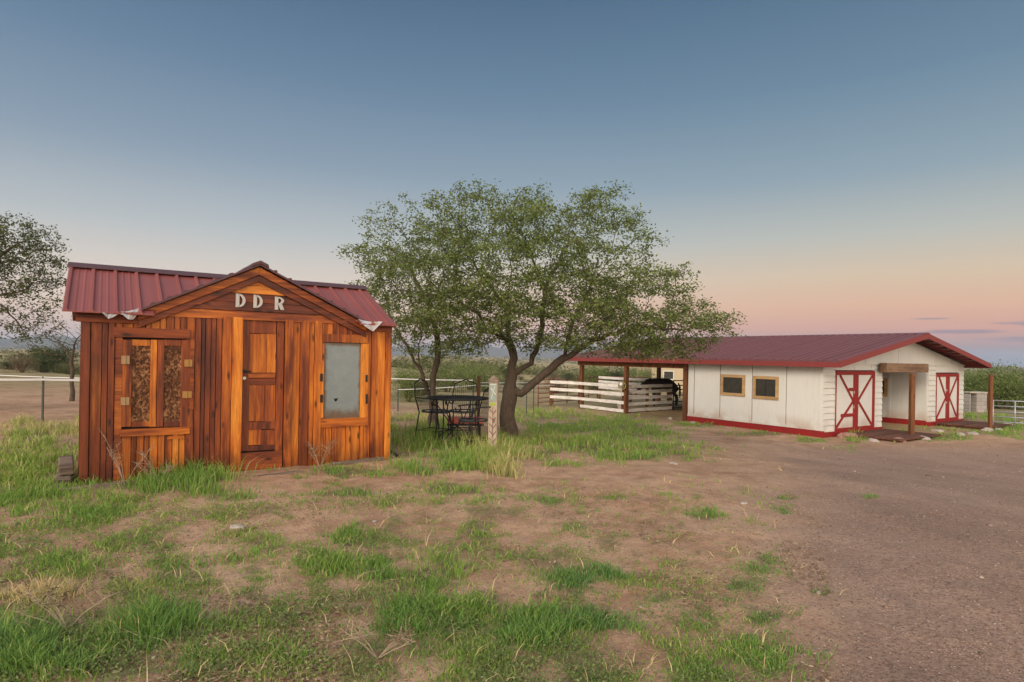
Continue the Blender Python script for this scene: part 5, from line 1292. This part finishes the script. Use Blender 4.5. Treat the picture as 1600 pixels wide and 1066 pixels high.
for (px, Y, k, s) in ((88, 60, 0, 1.5), (70, 58, 0, 1.2), (35, 48, 2, 1.1), (640, 32, 3, .9), (700, 44, 3, 1.0), (760, 46, 3, 1.0), (735, 50, 3, 1.1), (665, 38, 1, .9), (870, 46, 2, .9), (925, 58, 3, 1.2), (955, 60, 0, 1.2), (1000, 62, 3, 1.2)):
    put_bush(k, (px-CX)/F*Y, Y, s, lab_l if px < 200 else lab_c, 1.0, GL if px < 200 else GC)

# far-off wood: one mass
def far_wood():
    n = 2600; az = RNG.uniform(math.radians(-46), math.radians(46), n); r = 180*np.power(12., RNG.random(n)); X = np.sin(az)*r; Y = np.cos(az)*r
    m = fbm(X*.012, Y*.012, 121) > .53-.2*sstep(20, 200, X); X, Y, r = X[m], Y[m], r[m]; k = 42; N = len(X)*k
    s = np.repeat(1.6+r*.0018, k); C = np.stack([np.repeat(X, k), np.repeat(Y, k), np.repeat(gz(X, Y), k)], -1)+RNG.normal(0, 1, (N, 3))*np.stack([s, s, s*.45], -1)+np.stack([s*0, s*0, s*.7], -1)
    V, Fq = leaf_quads(C, .8, 1.6, .3); sc = np.repeat(np.repeat(1+r*.0011, k), 4)
    cen = np.repeat(C, 4, 0); V = cen+(V-cen)*sc[:, None]
    tag(np_mesh('far_wood', V, Fq, 'scrub_leaves'), 'distant scrub woodland covering the valley out to the horizon', 'woodland', kind='stuff')
far_wood()
# hills
def hills(az0, az1, r0, prof, label):
    na, nr = 160, 24; az = np.radians(np.linspace(az0, az1, na)); t = np.linspace(-1, 1, nr)
    A, Tt = np.meshgrid(az, t); f = (np.degrees(A)-az0)/(az1-az0)
    H = np.interp(f, *zip(*prof))*(.8+.4*fbm(np.degrees(A)*1.3, Tt*1.5+3, 131)); Rr = r0+Tt*r0*.09
    Z = -14+H*np.exp(-(Tt*1.7)**2)*(.85+.3*fbm(np.degrees(A)*3, Tt*4, 141))
    V = np.stack([np.sin(A)*Rr, np.cos(A)*Rr, Z], -1).reshape(-1, 3); i = np.arange(nr-1)[:, None]; j = np.arange(na-1)[None]
    Fq = np.stack([i*na+j, i*na+j+1, (i+1)*na+j+1, (i+1)*na+j], -1).reshape(-1, 4)
    o = np_mesh('hills', V, Fq, 'hill_scrub', smooth=True); o['kind'] = 'structure'
hills(-60, -28, 4200, ((0, 20), (.3, 80), (.55, 62), (.8, 82), (1, 45)), '')
hills(-24, 14, 4600, ((0, 20), (.2, 55), (.45, 80), (.55, 110), (.65, 60), (.8, 115), (.9, 60), (1, 10)), '')

# haze: the air between here and the hills
def haze():
    m = bpy.data.materials.new('haze'); m.use_nodes = True; nt = m.node_tree; nt.nodes.clear(); out = nt.nodes.new('ShaderNodeOutputMaterial'); v = nt.nodes.new('ShaderNodeVolumePrincipled')
    v.inputs['Color'].default_value = (.62, .74, .92, 1); v.inputs['Density'].default_value = .00016; v.inputs['Anisotropy'].default_value = .1; nt.links.new(v.outputs[0], out.inputs['Volume']); MATS['haze'] = m
    zl = min(v_.co.z for v_ in bpy.data.objects['ground'].data.vertices)
    o = MB().box(-6300, -6300, min(zl, -14)-1.5, 6300, 6300, 130).build('haze', 'haze'); tag(o, 'thin bluish evening air over the valley and far hills', 'haze', kind='stuff')
USE_HAZE = True
if USE_HAZE: haze()

# ------------------------------------------------------------------ weeds in front of the shed
def weed(px, py, H, spread, n, label, seed, leafm='dry_leaves'):
    x, y = gp(px, py); rg = random.Random(seed); T = thing('dry_weed', (x, y, gzf(x, y)), label, 'weed'); m = MB(); tips = []
    for k in range(n):
        a = rg.uniform(-.8, .8)+(math.pi if rg.random() < .5 else 0); s = rg.uniform(.3, 1)*spread; h = H*rg.uniform(.5, 1)
        p = [(0, 0, 0), (math.cos(a)*s*.4, math.sin(a)*s*.15, h*.5), (math.cos(a)*s, math.sin(a)*s*.3, h)]
        m.tube(p, [.004, .003, .0015], 4)
        for j in range(6):
            t = rg.uniform(.3, 1); b = Vector(p[1])*(1-t)+Vector(p[2])*t; e_ = b+Vector((rg.uniform(-.1, .1), rg.uniform(-.05, .05), rg.uniform(-.03, .1))); m.tube([b, e_], [.003, .0012], 3); tips.append(tuple(e_))
    m.build('stalks', 'dry_stalk', T)
    C = np.repeat(np.array(tips), 5, 0)+RNG.normal(0, .018, (len(tips)*5, 3)); V, Fq = leaf_quads(C, .008, .022, .1); np_mesh('leaves', V, Fq, leafm, T)
weed(195, 760, .62, .42, 7, 'dry leggy weed reaching up against the shed left front', 1)
weed(250, 757, .42, .36, 8, 'dry weed before the boards under the shuttered window', 2)
weed(500, 732, .40, .22, 8, 'dry weed against the shed between door and right window', 3)
weed(105, 985, .22, .30, 8, 'straw coloured dead weed in the bottom left corner', 5)
weed(590, 1030, .16, .26, 8, 'bare dead twig branch lying near the bottom of the yard', 6)
bpy.context.view_layer.update()
